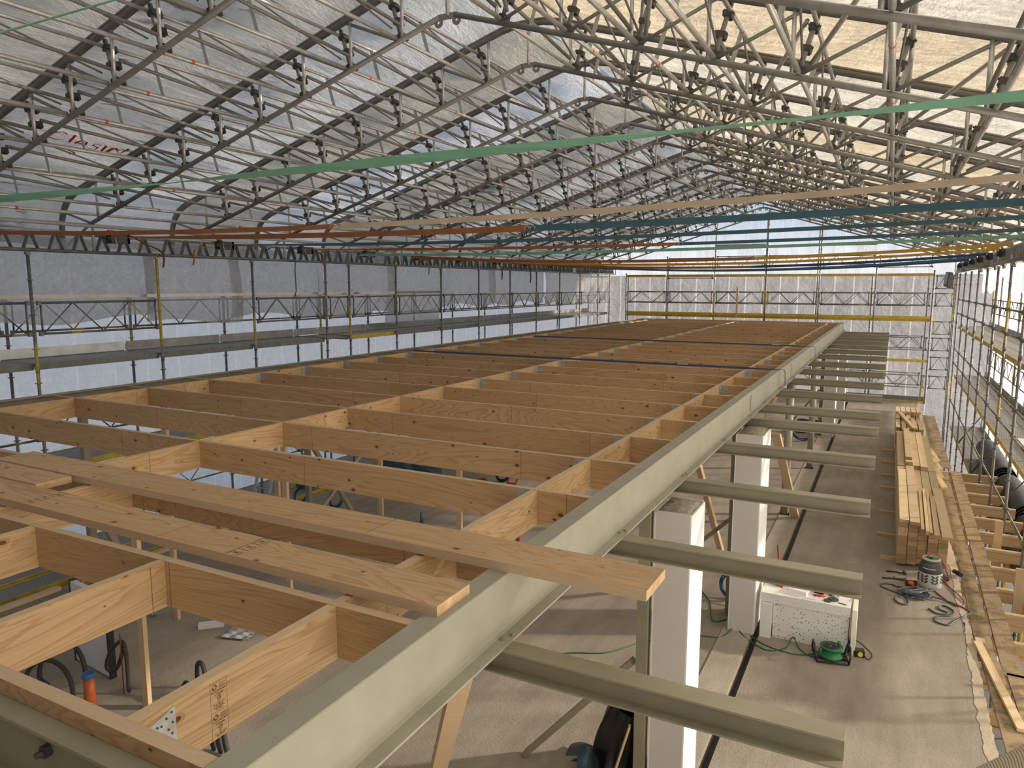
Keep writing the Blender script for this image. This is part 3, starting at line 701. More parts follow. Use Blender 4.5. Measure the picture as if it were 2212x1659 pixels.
# sheet panels in the tracks of neighbouring trusses
GREY = m_sheet('grey_roof_sheet', (0.56, 0.545, 0.51), 0.02, 0.50, 0.7, 0.7, 0.35, st=(2.2, 0.6, 1))
PALE = m_sheet('pale_roof_sheet', (0.70, 0.70, 0.69), 0.03, 0.54, 0.9, 0.35, 0.15, st=(2.2, 0.6, 1))
TAN = m_sheet('tan_roof_sheet', (0.58, 0.545, 0.475), 0.02, 0.52, 0.8, 0.2, 0.3, st=(2.2, 0.6, 1))
CLEAR = m_sheet('clear_roof_sheet', (0.76, 0.78, 0.82), 0.06, 0.58, 1.0, 0.2, 0.1, st=(2.2, 0.6, 1))
CREAM = m_sheet('cream_roof_sheet', (0.66, 0.635, 0.57), 0.02, 0.50, 0.8, 0.0, 0.3, painted_crinkle=0.5, cst=(0.5, 1.2, 0.5))
AMBER = m_sheet('amber_roof_sheet', (0.64, 0.56, 0.42), 0.02, 0.50, 0.8, 0.0, 0.3, painted_crinkle=0.5, cst=(0.5, 1.2, 0.5))
LSEQ = [TAN, TAN, TAN, GREY, PALE, TAN, CLEAR, TAN, GREY, PALE, GREY, PALE, TAN, PALE, GREY, PALE, CLEAR, CLEAR]
RSEQ = [CREAM, CREAM, CREAM, CREAM, AMBER, CREAM, CREAM, AMBER, CREAM, AMBER, CREAM, CREAM, AMBER, CREAM, CREAM, CREAM, CREAM, CREAM]
NAMES = {'grey_roof_sheet': 'grey', 'pale_roof_sheet': 'pale', 'tan_roof_sheet': 'tan', 'clear_roof_sheet': 'milky clear', 'cream_roof_sheet': 'cream', 'amber_roof_sheet': 'amber'}
def resample(pts, n):
    P = [Vector((p[0], 0, p[1])) for p in pts]; d = [0]
    for a, b in zip(P, P[1:]): d.append(d[-1]+(b-a).length)
    out = []
    for i in range(n+1):
        t = d[-1]*i/n; k = 0
        while k < len(P)-2 and d[k+1] < t: k += 1
        out.append(P[k].lerp(P[k+1], (t-d[k])/max(1e-9, d[k+1]-d[k])))
    return out
PATHL = resample(TOPL, 46)
ys = [YBACK, 1.1]+TY+[YFAR-0.03]
for k in range(len(ys)-1):
    y0, y1 = ys[k], ys[k+1]
    if y1-y0 < 0.05: continue
    for s in (-1, 1):
        random.seed(k*7+s); ph = [random.uniform(0, 6.28) for _ in range(5)]
        sag = random.uniform(0.02, 0.07)
        vs = []; nu, nv = len(PATHL)-1, 10
        for i, p in enumerate(PATHL):
            for j in range(nv+1):
                v = j/nv; bell = math.sin(math.pi*v)
                w = bell*(sag+0.018*math.sin(i*0.55+ph[0]+v*3)+0.014*math.sin(i*1.25+ph[1]-v*4))
                vs.append((-s*p.x+0.0 if s == 1 else p.x, y0+(y1-y0)*v, p.z+0.055+w))
        mb = MB(); fs = [(i*(nv+1)+j, (i+1)*(nv+1)+j, (i+1)*(nv+1)+j+1, i*(nv+1)+j+1) for i in range(nu) for j in range(nv)]
        mb.add(vs, fs, 0, True)
        mt = (LSEQ if s == -1 else RSEQ)[k]
        o = mb.build('roof_sheet', [mt], None, (RIDGE, 0, 0))
        tag(o, '%s translucent roof sheet, %s slope, %s panel from the near end' % (NAMES[mt.name], SIDE[s], ORD[k]), 'roof sheet', 'sheet panels of the tent roof', 'thing')
        if s == -1 and k == 3:
            # red sprayed scribble on this sheet
            sc = MB()
            word = [[(0.0, 0.28), (-0.10, 0.33), (-0.22, 0.25), (-0.20, 0.10), (-0.05, 0.05), (0.06, 0.10)],
                    [(0.12, 0.30), (0.16, 0.06)], [(0.24, 0.08), (0.30, 0.20), (0.38, 0.18), (0.40, 0.05)], [(0.26, 0.10), (0.38, 0.11)],
                    [(0.60, 0.20), (0.50, 0.21), (0.50, 0.14), (0.60, 0.12), (0.59, 0.04), (0.49, 0.04)], [(0.68, 0.22), (0.70, 0.05)], [(0.78, 0.05), (0.80, 0.20), (0.86, 0.24)],
                    [(0.92, 0.20), (0.84, 0.22), (0.98, 0.10), (1.02, 0.30)], [(-0.15, -0.06), (0.2, -0.12), (0.42, -0.20), (0.36, -0.26)]]
            yb, xb = 6.12, -10.12-RIDGE
            for st in word:
                pts = []
                for a, b in st:
                    y = yb+a*0.85; x = xb+b*0.9
                    v = (y-y0)/(y1-y0); j = min(range(len(PATHL)), key=lambda i: abs(PATHL[i].x-x)); 
                    w = math.sin(math.pi*v)*(sag+0.018*math.sin(j*0.55+ph[0]+v*3)+0.014*math.sin(j*1.25+ph[1]-v*4))
                    pts.append((x, y, zt(x)+0.055+w-0.012))
                sc.ribbon(pts, (1, 0.6, 0), 0.030, 0.003)
            sp_ = sc.build('sprayed_scribble', ['redpaint'], o); sp_['label'] = 'red sprayed scribble'

# ------------------------------------------------------------------ scaffolds
def pole_mesh(h, z0):
    m = MB().tube((0, 0, 0), (0, 0, h), 0.0242, 8); z = 0.25
    while z < h-0.1:
        m.lathe([(0.024, -0.006), (0.050, -0.005), (0.050, 0.005), (0.024, 0.006)], (0, 0, z), 8); z += 0.5
    for q in (2.0, 4.0, 6.0, 8.0):
        if q < h-0.2: m.tube((0, 0, q-0.10), (0, 0, q+0.05), 0.029, 8)
    m.box(-0.03, 0.03, -0.03, 0.03, h-0.03, h+0.01)
    return m.data('scaffold_pole', ['pole'])
PM = {}
def pole(x, y, z0, z1, lab, grp):
    k = round(z1-z0, 2)
    if k not in PM: PM[k] = pole_mesh(k, z0)
    o = link('scaffold_pole', PM[k], None, (x, y, z0)); return tag(o, lab, 'scaffold pole', grp)
def lat_parts(L, H=0.45):
    key = (round(L, 2), H)
    if key in LATC: return LATC[key]
    ch = MB().tube((0.03, 0, 0), (L-0.03, 0, 0), 0.017, 6).data('chord', ['ledger'])
    en = MB().tube((0.05, 0, 0), (0.05, 0, H), 0.015, 6).box(0.0, 0.05, -0.02, 0.02, -0.03, 0.03).box(0.0, 0.05, -0.02, 0.02, H-0.03, H+0.03).data('end_post', ['ledger'])
    n = max(2, int(round(L/0.5))); d = []
    st = (L-0.12)/n
    for i in range(n):
        a, b = ((0.06+i*st, 0, 0), (0.06+(i+1)*st, 0, H)) if i % 2 == 0 else ((0.06+i*st, 0, H), (0.06+(i+1)*st, 0, 0))
        d.append(MB().tube(a, b, 0.0105, 6).data('brace', ['ledger']))
    LATC[key] = (ch, en, d); return LATC[key]
LATC = {}
def lattice(p, L, axis, lab, grp, H=0.45, parts=True):
    """lattice guard rail starting at p, running +x or +y"""
    L -= 0.104; p = (p[0]+0.052, p[1], p[2]) if axis == 'x' else (p[0], p[1]+0.052, p[2])
    ch, en, d = lat_parts(L, H)
    rz = 0 if axis == 'x' else math.pi/2
    if not parts:
        key = ('w', round(L, 2), H)
        if key not in LATC:
            m = MB().box(0, 0.05, -0.02, 0.02, -0.03, 0.03).box(0, 0.05, -0.02, 0.02, H-0.03, H+0.03).box(L-0.05, L, -0.02, 0.02, -0.03, 0.03).box(L-0.05, L, -0.02, 0.02, H-0.03, H+0.03).tube((0.03, 0, 0), (L-0.03, 0, 0), 0.017, 6).tube((0.03, 0, H), (L-0.03, 0, H), 0.017, 6).tube((0.05, 0, 0), (0.05, 0, H), 0.015, 6).tube((L-0.05, 0, 0), (L-0.05, 0, H), 0.015, 6)
            n = max(2, int(round(L/0.5))); st = (L-0.12)/n
            for i in range(n):
                z = (0, H) if i % 2 == 0 else (H, 0)
                m.tube((0.06+i*st, 0, z[0]), (0.06+(i+1)*st, 0, z[1]), 0.0105, 5)
            LATC[key] = m.data('lattice_rail', ['ledger'])
        o = link('lattice_rail', LATC[key], None, p, (0, 0, rz)); return tag(o, lab, 'guard rail', grp)
    r = empty('lattice_rail', lab, 'guard rail', p, grp, rz)
    link('chord', ch, r); link('chord', ch, r, (0, 0, H)); link('end_post', en, r); link('end_post', en, r, (L, 0, 0), (0, 0, math.pi))
    for q in d: link('brace', q, r)
    return r
def ledger(p, q, lab, grp, r=0.020, mat='ledger', name='ledger_tube'):
    p = Vector(p); q = Vector(q); g_ = (q-p).normalized()*0.054; p += g_; q -= g_; m = MB().tube((0, 0, 0), q-p, r, 6)
    u = (q-p).normalized()
    for t in (0.03, (q-p).length-0.03):
        c = u*t; m.box(c.x-0.03, c.x+0.03, c.y-0.03, c.y+0.03, c.z-0.04, c.z+0.04)
    o = m.build(name, [mat], None, p); return tag(o, lab, 'scaffold tube', grp)
PLC = {}
def platform(x0, x1, y0, y1, z, lab, grp, ey=True):
    """steel deck bay between poles: perforated deck with a yellow edge channel on each long side"""
    r = empty('scaffold_platform', lab, 'scaffold platform', (x0, y0, z), grp)
    a, b = x1-x0, y1-y0; key = (round(a, 2), round(b, 2), ey)
    if key not in PLC:
        if b >= a:
            d = MB(); n = max(1, round(a/0.32)); w = a/n
            for i in range(n): d.box(i*w+0.006, (i+1)*w-0.006, 0.01, b-0.01, -0.045, 0)
            e = MB().box(-0.012, 0.0, 0.02, b-0.02, -0.09, 0.012); off = (a+0.012, 0, 0)
            t = MB().tube((0, 0.0, -0.06), (a, 0.0, -0.06), 0.02, 6)
        else:
            d = MB(); n = max(1, round(b/0.32)); w = b/n
            for i in range(n): d.box(0.01, a-0.01, i*w+0.006, (i+1)*w-0.006, -0.045, 0)
            e = MB().box(0.02, a-0.02, -0.012, 0.0, -0.09, 0.012); off = (0, b+0.012, 0)
            t = MB().tube((0, 0, -0.06), (0, b, -0.06), 0.02, 6)
        PLC[key] = (d.data('deck', ['deck']), e.data('edge_channel', ['yellow' if ey else 'galv_dk']), t.data('transom', ['galv']), off)
    d, e, t, off = PLC[key]
    link('deck', d, r); link('edge_channel', e, r); link('edge_channel', e, r, off); link('transom', t, r)
    return r

# left scaffold
LP = [4.05, 6.11, 8.17, 10.23, 12.28, 13.06, 14.83, 16.89, 18.95, 20.97, 22.95, 24.95, 26.95, 28.95, 30.35]
XI, XO = -11.0, -12.05
gl = 'poles of the left scaffold'
for i, y in enumerate(LP):
    pole(XI, y, -2.9, 4.74, 'inner pole of the left scaffold, %s from the near end' % ORD[i], gl)
    if i: pole(XO, y+0.18, -2.9, 4.05, 'outer scaffold pole against the left wall sheet, %s from the near end' % ORD[i-1], gl)
for i in range(len(LP)-1):
    y0, y1 = LP[i], LP[i+1]; L = y1-y0; w = ORD[i]
    yel = True
    for z, nm in ((3.13, 'upper'), (1.57, 'middle')):
        platform(XO+0.07, XI-0.07, y0+0.004, y1-0.004, z, '%s walkway of the left scaffold, %s bay from the near end' % (nm, w), 'walkways of the left scaffold', z < 3 or i == 5)
    if i < 8:
        platform(XO+0.07, XI-0.07, y0+0.004, y1-0.004, 0.0, 'lowest walkway of the left scaffold outside the poles, %s bay from the near end' % w, 'walkways of the left scaffold', True)
        platform(XI+0.07, XI+0.52, y0+0.004, y1-0.004, 0.0, 'narrow lowest walkway between left poles and slab, %s bay from the near end' % w, 'walkways of the left scaffold', True)
    if i not in (2,):
        lattice((XI+0.03, y0, 3.57), L, 'y', 'lattice guard rail on the inner side of the left walkway, %s bay' % w, 'guard rails of the left scaffold', 0.45, i < 9)
    lattice((XO, y0+0.18, 3.55), L, 'y', 'lattice guard rail on the outer side of the left upper walkway, %s bay' % w, 'guard rails of the left scaffold', 0.45, False)
    if i < 9:
        lattice((XI+0.03, y0, 2.02), L, 'y', 'lattice guard rail under the left upper walkway, %s bay' % w, 'guard rails of the left scaffold', 0.45, False)
        lattice((XO, y0+0.18, 0.45), L, 'y', 'lattice guard rail on the lowest left walkway, %s bay' % w, 'guard rails of the left scaffold', 0.45, False)
    t = MB().box(0, 0.012, 0.02, L-0.02, 0, 0.15).box(-0.003, 0.015, 0.0, 0.05, 0.0, 0.11).build('toe_board', ['toe_new' if i == 1 else 'toe'], None, (XO+0.062, y0, 3.145))
    tag(t, ('bright zinc toe board behind the left walkway' if i == 1 else 'dull zinc toe board behind the left walkway, %s bay from the near end' % w), 'toe board', 'toe boards of the left scaffold')
# white packing pad standing on the near left platform edge etc. follows in the small things
# eaves girder with folded zigzag plates, on the heads of the inner poles
WEBP = MB().bar((0, -0.10, 0.02), (0, -0.015, 0.25), 0.085, 0.008, (0, 1, 0)).bar((0, 0.10, 0.02), (0, 0.015, 0.25), 0.085, 0.008, (0, 1, 0)).box(-0.042, 0.042, -0.02, 0.02, 0.245, 0.253).data('web_plate', ['galv_dk'])
def eaves_girder(x, y0, y1, z, lab, s):
    r = empty('eaves_girder', lab, 'lattice girder', (x, y0, z), 'eaves girders under the tent roof')
    L = y1-y0
    m = MB()
    for dx in (-0.05, 0.05): m.tube((dx, 0, 0), (dx, L, 0), 0.024, 6)
    m.build('bottom_chord', ['galv_dk'], r)
    MB().tube((0, 0, 0.28), (0, L, 0.28), 0.022, 6).build('top_chord', ['alu'], r)
    y = 0.2
    while y < L-0.2:
        link('web_plate', WEBP, r, (0, y, 0)); y += 0.36
    return r
gi = 0
for x, s, nm in ((XI, -1, 'left'), (2.05, 1, 'right')):
    yy = [2.0, 8.2, 14.3, 20.4, 26.5, 31.0]
    for i in range(5): eaves_girder(x, yy[i], yy[i+1]-0.03, 4.78, 'lattice girder on top of the %s scaffold, %s length from the near end' % (nm, ORD[i]), s)
# eaves tubes running past the truss feet, with red end caps
for x, s, nm in ((XI, -1, 'left'), (2.05, 1, 'right')):
    for j, (dx, z) in enumerate(((0.12, 5.20), (-0.10, 5.17), (0.02, 5.36), (0.24, 5.05))):
        for i in range(5):
            y0 = [2.4, 8.6, 14.8, 21.0, 27.2][i]+j*0.7; y1 = min(31.2, y0+6.1)
            m = MB().tube((0, 0, 0), (0, y1-y0, 0), 0.0242, 8).tube((0, -0.02, 0), (0, 0.04, 0), 0.028, 8, 1)
            if j == 2: m.tube((0, 2.2, 0), (0, 2.24, 0), 0.027, 8, 1)
            o = m.build('eaves_tube', ['galv' if j % 2 else 'alu', 'orange'], None, (x+s*dx, y0, z))
            tag(o, 'long tube with orange caps at the %s eaves, %s row, %s length' % (nm, ORD[j], ORD[i]), 'scaffold tube', 'long tubes along the eaves')
# hanging skirt sheets between the roof and the left scaffold
random.seed(17)
sk = [(4.9, 8.4), (8.15, 10.2), (10.05, 12.5), (12.35, 15.2), (15.0, 17.5), (17.3, 20.5), (20.3, 24.5), (24.3, 30.9)]
for i, (a, b) in enumerate(sk):
    zlo = [3.72, 3.62, 3.66, 3.60, 3.25, 3.7, 3.7, 3.6][i]
    ph = [random.uniform(0, 6.28) for _ in range(4)]
    def fn(u, v):
        y = a+(b-a)*u; zz = 5.0+(zlo+0.06*math.sin(y*2.3+ph[3])-5.0)*v
        w = 0.03*math.sin(y*5+ph[0]+v*2)+0.02*math.sin(y*11+ph[1]-v*3)+0.03*math.sin(v*4+ph[2])
        return (-11.46+w*0.7+0.05*math.sin(v*3.1)+0.13*(i % 2), y, zz)
    o = MB().grid(fn, 34, 16).build('hanging_sheet', [SH_S])
    tag(o, 'grey clear sheet hanging from the eaves behind the left poles, %s from the near end' % ORD[i], 'plastic sheet', 'sheets hanging at the left eaves')
    if i < 5:
        bd = MB().grid(lambda u, v: (fn(u, 0.66+0.045*v)[0]+0.006, fn(u, 0)[1], 4.13-0.055*v), 34, 1).build('eyelet_band', ['label'], o)
        bd['label'] = 'white eyelet band'

for i, (a, b) in enumerate([(0.8, 5.2), (5.0, 9.2), (9.0, 13.4), (13.2, 17.6), (17.4, 21.8), (21.6, 26.0), (25.8, 31.0)]):  # nearest two panels are out of view, added to shade the near deck
    ph = [random.uniform(0, 6.28) for _ in range(4)]
    def fn(u, v):
        y = a+(b-a)*u; zz = 5.0+(4.10+0.07*math.sin(y*2.9+ph[3])-5.0)*v
        return (2.84+0.015*math.sin(y*6+ph[0]+v*3)+0.08*(i % 2)+0.02*v, y, zz)
    o = MB().grid(fn, 40, 10).build('hanging_sheet', [SH_RS]); tag(o, 'white sheet hanging at the right eaves above the walkway, %s from the near end' % ORD[i], 'plastic sheet', 'sheets hanging at the right eaves')
# right scaffold
RP = [9.05, 11.1, 13.15, 15.2, 17.25, 19.25, 21.3, 23.35, 25.4, 27.4, 29.4]
XA, XB = 2.05, 3.06
gr = 'poles of the right scaffold'
for i, y in enumerate(RP):
    pole(XA, y, -2.9, 4.71, 'inner pole of the right scaffold, %s from the near end' % ORD[i], gr)
    pole(XB, y+0.05, -2.9, 4.55, 'outer pole of the right scaffold against the bright sheet, %s from the near end' % ORD[i], gr)
RZ = (2.93, 1.22, -0.57)
for i in range(len(RP)-1):
    y0, y1 = RP[i], RP[i+1]; L = y1-y0; w = ORD[i]
    for z, nm in zip(RZ, ('upper', 'middle', 'lowest')):
        platform(XA+0.07, XB-0.07, y0+0.004, y1-0.004, z, '%s walkway of the right scaffold, %s bay from the near end' % (nm, w), 'walkways of the right scaffold')
        lattice((XB, y0+0.05, z+0.45), L, 'y', 'lattice guard rail outside the %s right walkway, %s bay' % (nm, w), 'guard rails of the right scaffold', 0.45, i < 4)
        o = ledger((XA, y0, z+0.90), (XA, y1, z+0.90), 'hand rail tube inside the %s right walkway, %s bay' % (nm, w), 'rail tubes of the right scaffold')
        if nm != 'lowest': ledger((XA, y0, z+0.45), (XA, y1, z+0.42), 'lower rail tube inside the %s right walkway, %s bay' % (nm, w), 'rail tubes of the right scaffold')
        t = MB().box(0, 0.012, 0.02, L-0.02, 0, 0.15).build('toe_board', ['toe'], None, (XB-0.064, y0, z+0.014))
        tag(t, 'toe board outside the %s right walkway, %s bay' % (nm, w), 'toe board', 'toe boards of the right scaffold')
    if i % 2 == 0:
        ledger((XA, y0+0.075, -0.5), (XB, y0+0.125, 1.1), 'sloping brace in the right scaffold at the %s pole pair' % w, 'braces of the right scaffold')
# far scaffold in front of the gable
FP = [1.32, -0.56, -2.51, -4.48, -6.51, -8.50, -10.30]
YI, YO = 30.55, 31.2
gf = 'poles of the far scaffold'
TOPZ = [4.85, 5.0, 6.75, 7.25, 6.45, 5.5, 4.8]
for i, x in enumerate(FP):
    pole(x, YI, -0.05, TOPZ[i], 'inner pole of the far scaffold, %s from the right' % ORD[i], gf)
    pole(x-0.13, YO, -0.05, TOPZ[i]-0.25 if 0 < i < 6 else 4.7, 'outer pole of the far scaffold, %s from the right' % ORD[i], gf)
for i in range(len(FP)-1):
    x1, x0 = FP[i], FP[i+1]; L = x1-x0; w = ORD[i]
    for z, nm in ((3.57, 'upper'), (1.95, 'middle'), (0.55, 'low')):
        lattice((x0, YI, z), L, 'x', '%s lattice rail of the far scaffold, inner row, %s bay from right' % (nm, w), 'guard rails of the far scaffold', 0.45, False)
        lattice((x0-0.13, YO, z+0.02), L, 'x', '%s lattice rail of the far scaffold, outer row, %s bay from right' % (nm, w), 'guard rails of the far scaffold', 0.45, False)
    for z, nm in ((4.70, 'eaves height'), (3.14, 'deck height'), (1.55, 'door height')):
        m = MB().box(0.03, L-0.03, -0.02, 0.02, -0.05, 0.05).build('yellow_board', ['yellow'], None, (x0, YI-0.075, z))
        tag(m, 'yellow board across the far scaffold at %s, %s bay from the right' % (nm, w), 'board', 'yellow boards of the far scaffold')
    if 1 <= i < 5:
        z = {1: 5.0, 2: 5.05, 3: 5.05, 4: 5.0}[i]
        lattice((x0, YI, z), L, 'x', 'top lattice guard rail of the far scaffold, %s bay from the right' % w, 'guard rails of the far scaffold', 0.42, False)
    if i == 0: lattice((x0, YI, 4.98), L, 'x', 'top lattice guard rail of the far scaffold, first bay from the right', 'guard rails of the far scaffold', 0.42, False)
    if 1 <= i <= 4:
        hz = [5.85, 5.85, 6.45, 5.9, 5.35][i]
        m = MB().box(0.03, L-0.03, -0.02, 0.02, -0.05, 0.05).build('yellow_board', ['yellow'] if i < 3 else ['galv'], None, (x0, YI-0.075, hz))
        tag(m, '%s board high on the far scaffold below the ridge, %s bay from the right' % ('yellow' if i < 3 else 'grey', w), 'board', 'boards high on the far scaffold')
        ledger((x0, YI, hz-0.75 if i != 2 else 5.85), (x1, YI, hz-0.75 if i != 2 else 5.85), 'thin rail tube high on the far scaffold, %s bay from the right' % w, 'rail tubes of the far scaffold', 0.016)
# small square tower in the far right corner
for i, z in enumerate((4.2, 3.57, 2.55, 1.95, 1.25, 0.55)):
    lattice((1.32, YI, z), 0.71, 'x', 'short lattice frame in the far right corner, %s from the top' % ORD[i], 'short frames in the far right corner', 0.45, False)
for y, nm in ((YI, 'front'), (YO, 'back')): pole(2.03, y, -2.9, 4.75, '%s corner pole where the far and right scaffolds meet' % nm, gf)
for i in range(len(FP)-1):
    x1, x0 = FP[i], FP[i+1]
    platform(x0+0.003, x1-0.003, YI+0.075, YO-0.075, 3.08, 'upper walkway of the far scaffold, %s bay from the right' % ORD[i], 'walkways of the far scaffold')
    platform(x0+0.003, x1-0.003, YI+0.075, YO-0.075, 0.03, 'lowest walkway of the far scaffold, %s bay from the right' % ORD[i], 'walkways of the far scaffold')
    t = MB().box(0, x1-x0-0.03, 0, 0.02, 0, 0.16).build('toe_board', ['galv_dk'], None, (x0, YI+0.072, 0.045))
    tag(t, 'dark toe board at the foot of the far scaffold, %s bay from the right' % ORD[i], 'toe board', 'toe boards of the far scaffold')

# ------------------------------------------------------------------ tie straps across the hall, with winches at the left eaves
def strap(y, zl, zm, zr, specs, lab, twist=0.0, w=0.05, x0=XI+0.3, x1=1.78):
    """specs: [(end fraction, material)], the last at 1; lab per piece"""
    t0 = 0.0
    for k, (t1, mat) in enumerate(specs):
        pts = []; wd_ = []
        for i in range(25):
            t = t0+(t1-t0)*i/24
            z = zl+(zr-zl)*t-4*t*(1-t)*((zl+zr)/2-zm)
            pts.append((x0+(x1-x0)*t, y, z)); a = twist*t if twist < 1 else (1.2208+(t-0.556)*11.34 if twist < 5 else max(0.0, 1.15*(1-t/0.25)))
            wd_.append((0, math.sin(0.35+a), math.cos(0.35+a)))
        o = MB().ribbon(pts, wd_, w, 0.003).build('tie_strap', [mat])
        tag(o, lab[k], 'strap', 'tie straps across the hall')
        if k < len(specs)-1:
            xh = x0+(x1-x0)*t1; zh = pts[-1][2]
            h = MB(); h.path([(0.0+0.03*math.cos(a), 0, 0.022*math.sin(a)) for a in [j*math.pi/5 for j in range(10)]], 0.006, 6, 0, True)
            h.path([(0.07+0.03*math.cos(a), 0, 0.022*math.sin(a)) for a in [j*math.pi/5 for j in range(10)]], 0.006, 6, 0, True)
            h.tube((0.03, 0, 0), (0.05, 0, 0), 0.008, 6)
            tag(h.build('strap_hook', ['galv'], None, (xh, y, zh)), 'steel hook joining two straps, %s' % lab[k], 'hook')
        t0 = t1
strap(1.1, 4.92, 4.90, 4.92, [(1.0, 'strap_green')], ['nearest mint green strap, crossing the upper left corner'], 0.9, 0.035)
strap(3.1, 4.93, 4.905, 4.94, [(1.0, 'strap_green')], ['long mint green strap twisting across the whole hall'], 2.5)
strap(5.1, 4.96, 4.80, 4.95, [(0.50, 'strap_orange'), (1.0, 'strap_beige')], ['rust orange strap at the left, hooked to a beige strap', 'beige strap rising to the right across the hall'], 0.2)
strap(7.1, 5.00, 4.89, 4.97, [(0.575, 'strap_orange'), (1.0, 'strap_blue')], ['rust orange strap hooked to the broad blue strap', 'broad petrol blue strap rising to the right'], 9, 0.07)
strap(9.1, 4.99, 4.90, 5.00, [(1.0, 'strap_blue')], ['second petrol blue strap, above the deck and below the broad one'], 9)
strap(11.1, 5.00, 4.91, 4.99, [(0.62, 'strap_orange'), (1.0, 'strap_blue')], ['thin orange strap reaching the middle of the hall', 'third petrol blue strap, running to the right'], 9)
strap(13.1, 4.96, 4.92, 5.02, [(1.0, 'strap_green')], ['dull green strap crossing between truss feet'], 0.3, 0.06)
strap(15.1, 4.98, 4.80, 5.0, [(0.66, 'strap_orange'), (1.0, 'strap_yellow')], ['brown strap before the ochre one', 'ochre strap running to the right eaves'], 0.2, 0.07)
strap(17.1, 5.0, 4.78, 5.0, [(1.0, 'strap_yellow')], ['second ochre strap, below the first'], 0.2, 0.06)
strap(19.1, 5.0, 4.75, 4.98, [(0.6, 'strap_orange'), (1.0, 'strap_navy')], ['rusty strap low in the far half of the hall', 'navy strap low in the far half of the hall'], 0.2, 0.07)
strap(21.1, 5.0, 4.72, 4.98, [(1.0, 'strap_blue')], ['blue strap in the far half of the hall'], 0.2, 0.06)
strap(23.1, 5.0, 4.75, 4.98, [(1.0, 'strap_navy')], ['farthest navy strap across the hall'], 0.2, 0.07)
def winch(y, lab):
    r = empty('strap_winch', lab, 'winch', (XI+0.22, y, 5.0), 'winches at the left eaves')
    MB().lathe([(0.0, -0.045), (0.075, -0.045), (0.085, -0.02), (0.085, 0.02), (0.075, 0.045), (0.0, 0.045)], (0, 0, 0), 16, 0, 'x').build('drum', ['black'], r)
    MB().box(-0.07, -0.055, -0.05, 0.26, -0.08, 0.06).box(0.055, 0.07, -0.05, 0.26, -0.08, 0.06).box(-0.07, 0.07, 0.22, 0.26, -0.08, 0.06).box(-0.06, 0.06, 0.08, 0.2, -0.06, 0.02).build('frame', ['clamp'], r)
    MB().tube((0.07, 0.0, 0.0), (0.10, 0.02, -0.10), 0.010, 6).tube((0.07, 0, 0), (0.11, 0, 0), 0.012, 6).build('crank', ['galv'], r)
    MB().box(-0.05, 0.0, -0.03, 0.05, 0.085, 0.125).build('cap', ['orange'], r)['label'] = 'orange end cap'
for k in range(9): winch(7.25+2.05*k, 'black strap winch with orange cap at the left eaves, %s from the near end' % ORD[k])
def rwinch(y, lab):
    r = empty('strap_winch', lab, 'winch', (1.86, y, 4.93), 'winches at the right eaves')
    MB().lathe([(0.0, -0.05), (0.08, -0.05), (0.09, 0), (0.08, 0.05), (0.0, 0.05)], (0, 0, 0), 12, 0, 'x').build('drum', ['black'], r)
    MB().box(-0.07, 0.07, 0.05, 0.2, -0.06, 0.04).build('frame', ['clamp'], r)
for k in range(6): rwinch(17.2+2.0*k, 'black strap winch at the right eaves, %s from the near end' % ORD[k])
# loose strap ends hanging from the winches and a dark rope
for k, (y, mat, ln, ex) in enumerate(((7.48, 'strap_orange', 0.5, 0.55), (9.32, 'strap_yellow', 0.45, -0.7), (11.55, 'strap_orange', 0.3, 0.25), (15.6, 'strap_beige', 0.5, 0.2), (19.6, 'strap_orange', 0.6, 0.2), (21.7, 'strap_orange', 0.7, 0.1))):
    pts = [(XI+0.315, y+ex*min(1, t*1.3)+0.05*math.sin(t*9), 5.05-ln*t*t-0.06*math.sin(t*6)) for t in [i/10 for i in range(11)]]
    o = MB().ribbon(pts, (1, 0, 0.2), 0.045, 0.004).build('strap_end', [mat])
    tag(o, 'loose strap end hanging at the left eaves, %s from the near end' % ORD[k], 'strap', 'loose strap ends')
o = MB().path([(XI+0.03, 11.24, 5.075), (XI+0.10, 11.24, 5.0), (XI+0.16, 11.24, 4.85), (XI+0.15, 11.22, 4.6), (XI+0.14, 11.24, 4.35), (XI+0.16, 11.22, 4.15), (XI+0.15, 11.18, 4.05)], 0.012, 6).build('hanging_rope', ['slate_cable'])
tag(o, 'dark rope hanging from the left eaves in front of the grey sheet', 'rope')

# ------------------------------------------------------------------ columns, posts, props
def column(x, y, h, lab, w=0.29, d=0.5):
    r = empty('column', lab, 'column', (x, y, 0), 'white clad columns')
    t = h-0.02
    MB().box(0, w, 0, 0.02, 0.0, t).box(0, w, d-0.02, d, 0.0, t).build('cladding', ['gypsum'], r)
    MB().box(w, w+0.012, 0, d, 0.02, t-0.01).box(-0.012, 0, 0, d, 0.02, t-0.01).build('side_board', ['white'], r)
    MB().box(0.0, w, 0.02, d-0.02, 0.0, h-0.03).build('core', ['mortar'], r)
    m = MB(); random.seed(int(y*10))
    m.grid(lambda u, v: (0.012+(w-0.024)*u, 0.02+(d-0.04)*v, h-0.035+0.05*math.sin(math.pi*u)**0.5*math.sin(math.pi*v)**0.5*0.6+random.uniform(0, 0.012)), 10, 14, 0, False).build('mortar_cap', ['mortar'], r)
    return r
column(-1.55, 5.46, 2.53, 'nearest white clad column, with a rough grey mortar top', 0.27, 0.46)
column(-1.55, 8.86, 2.53, 'white clad column standing against the speckled white block', 0.29, 0.66)
column(-1.53, 22.18, 2.53, 'white clad column behind the round posts, above the bottle', 0.29, 0.6)
column(-1.50, 26.6, 2.50, 'farthest white clad column on the right', 0.29, 0.6)
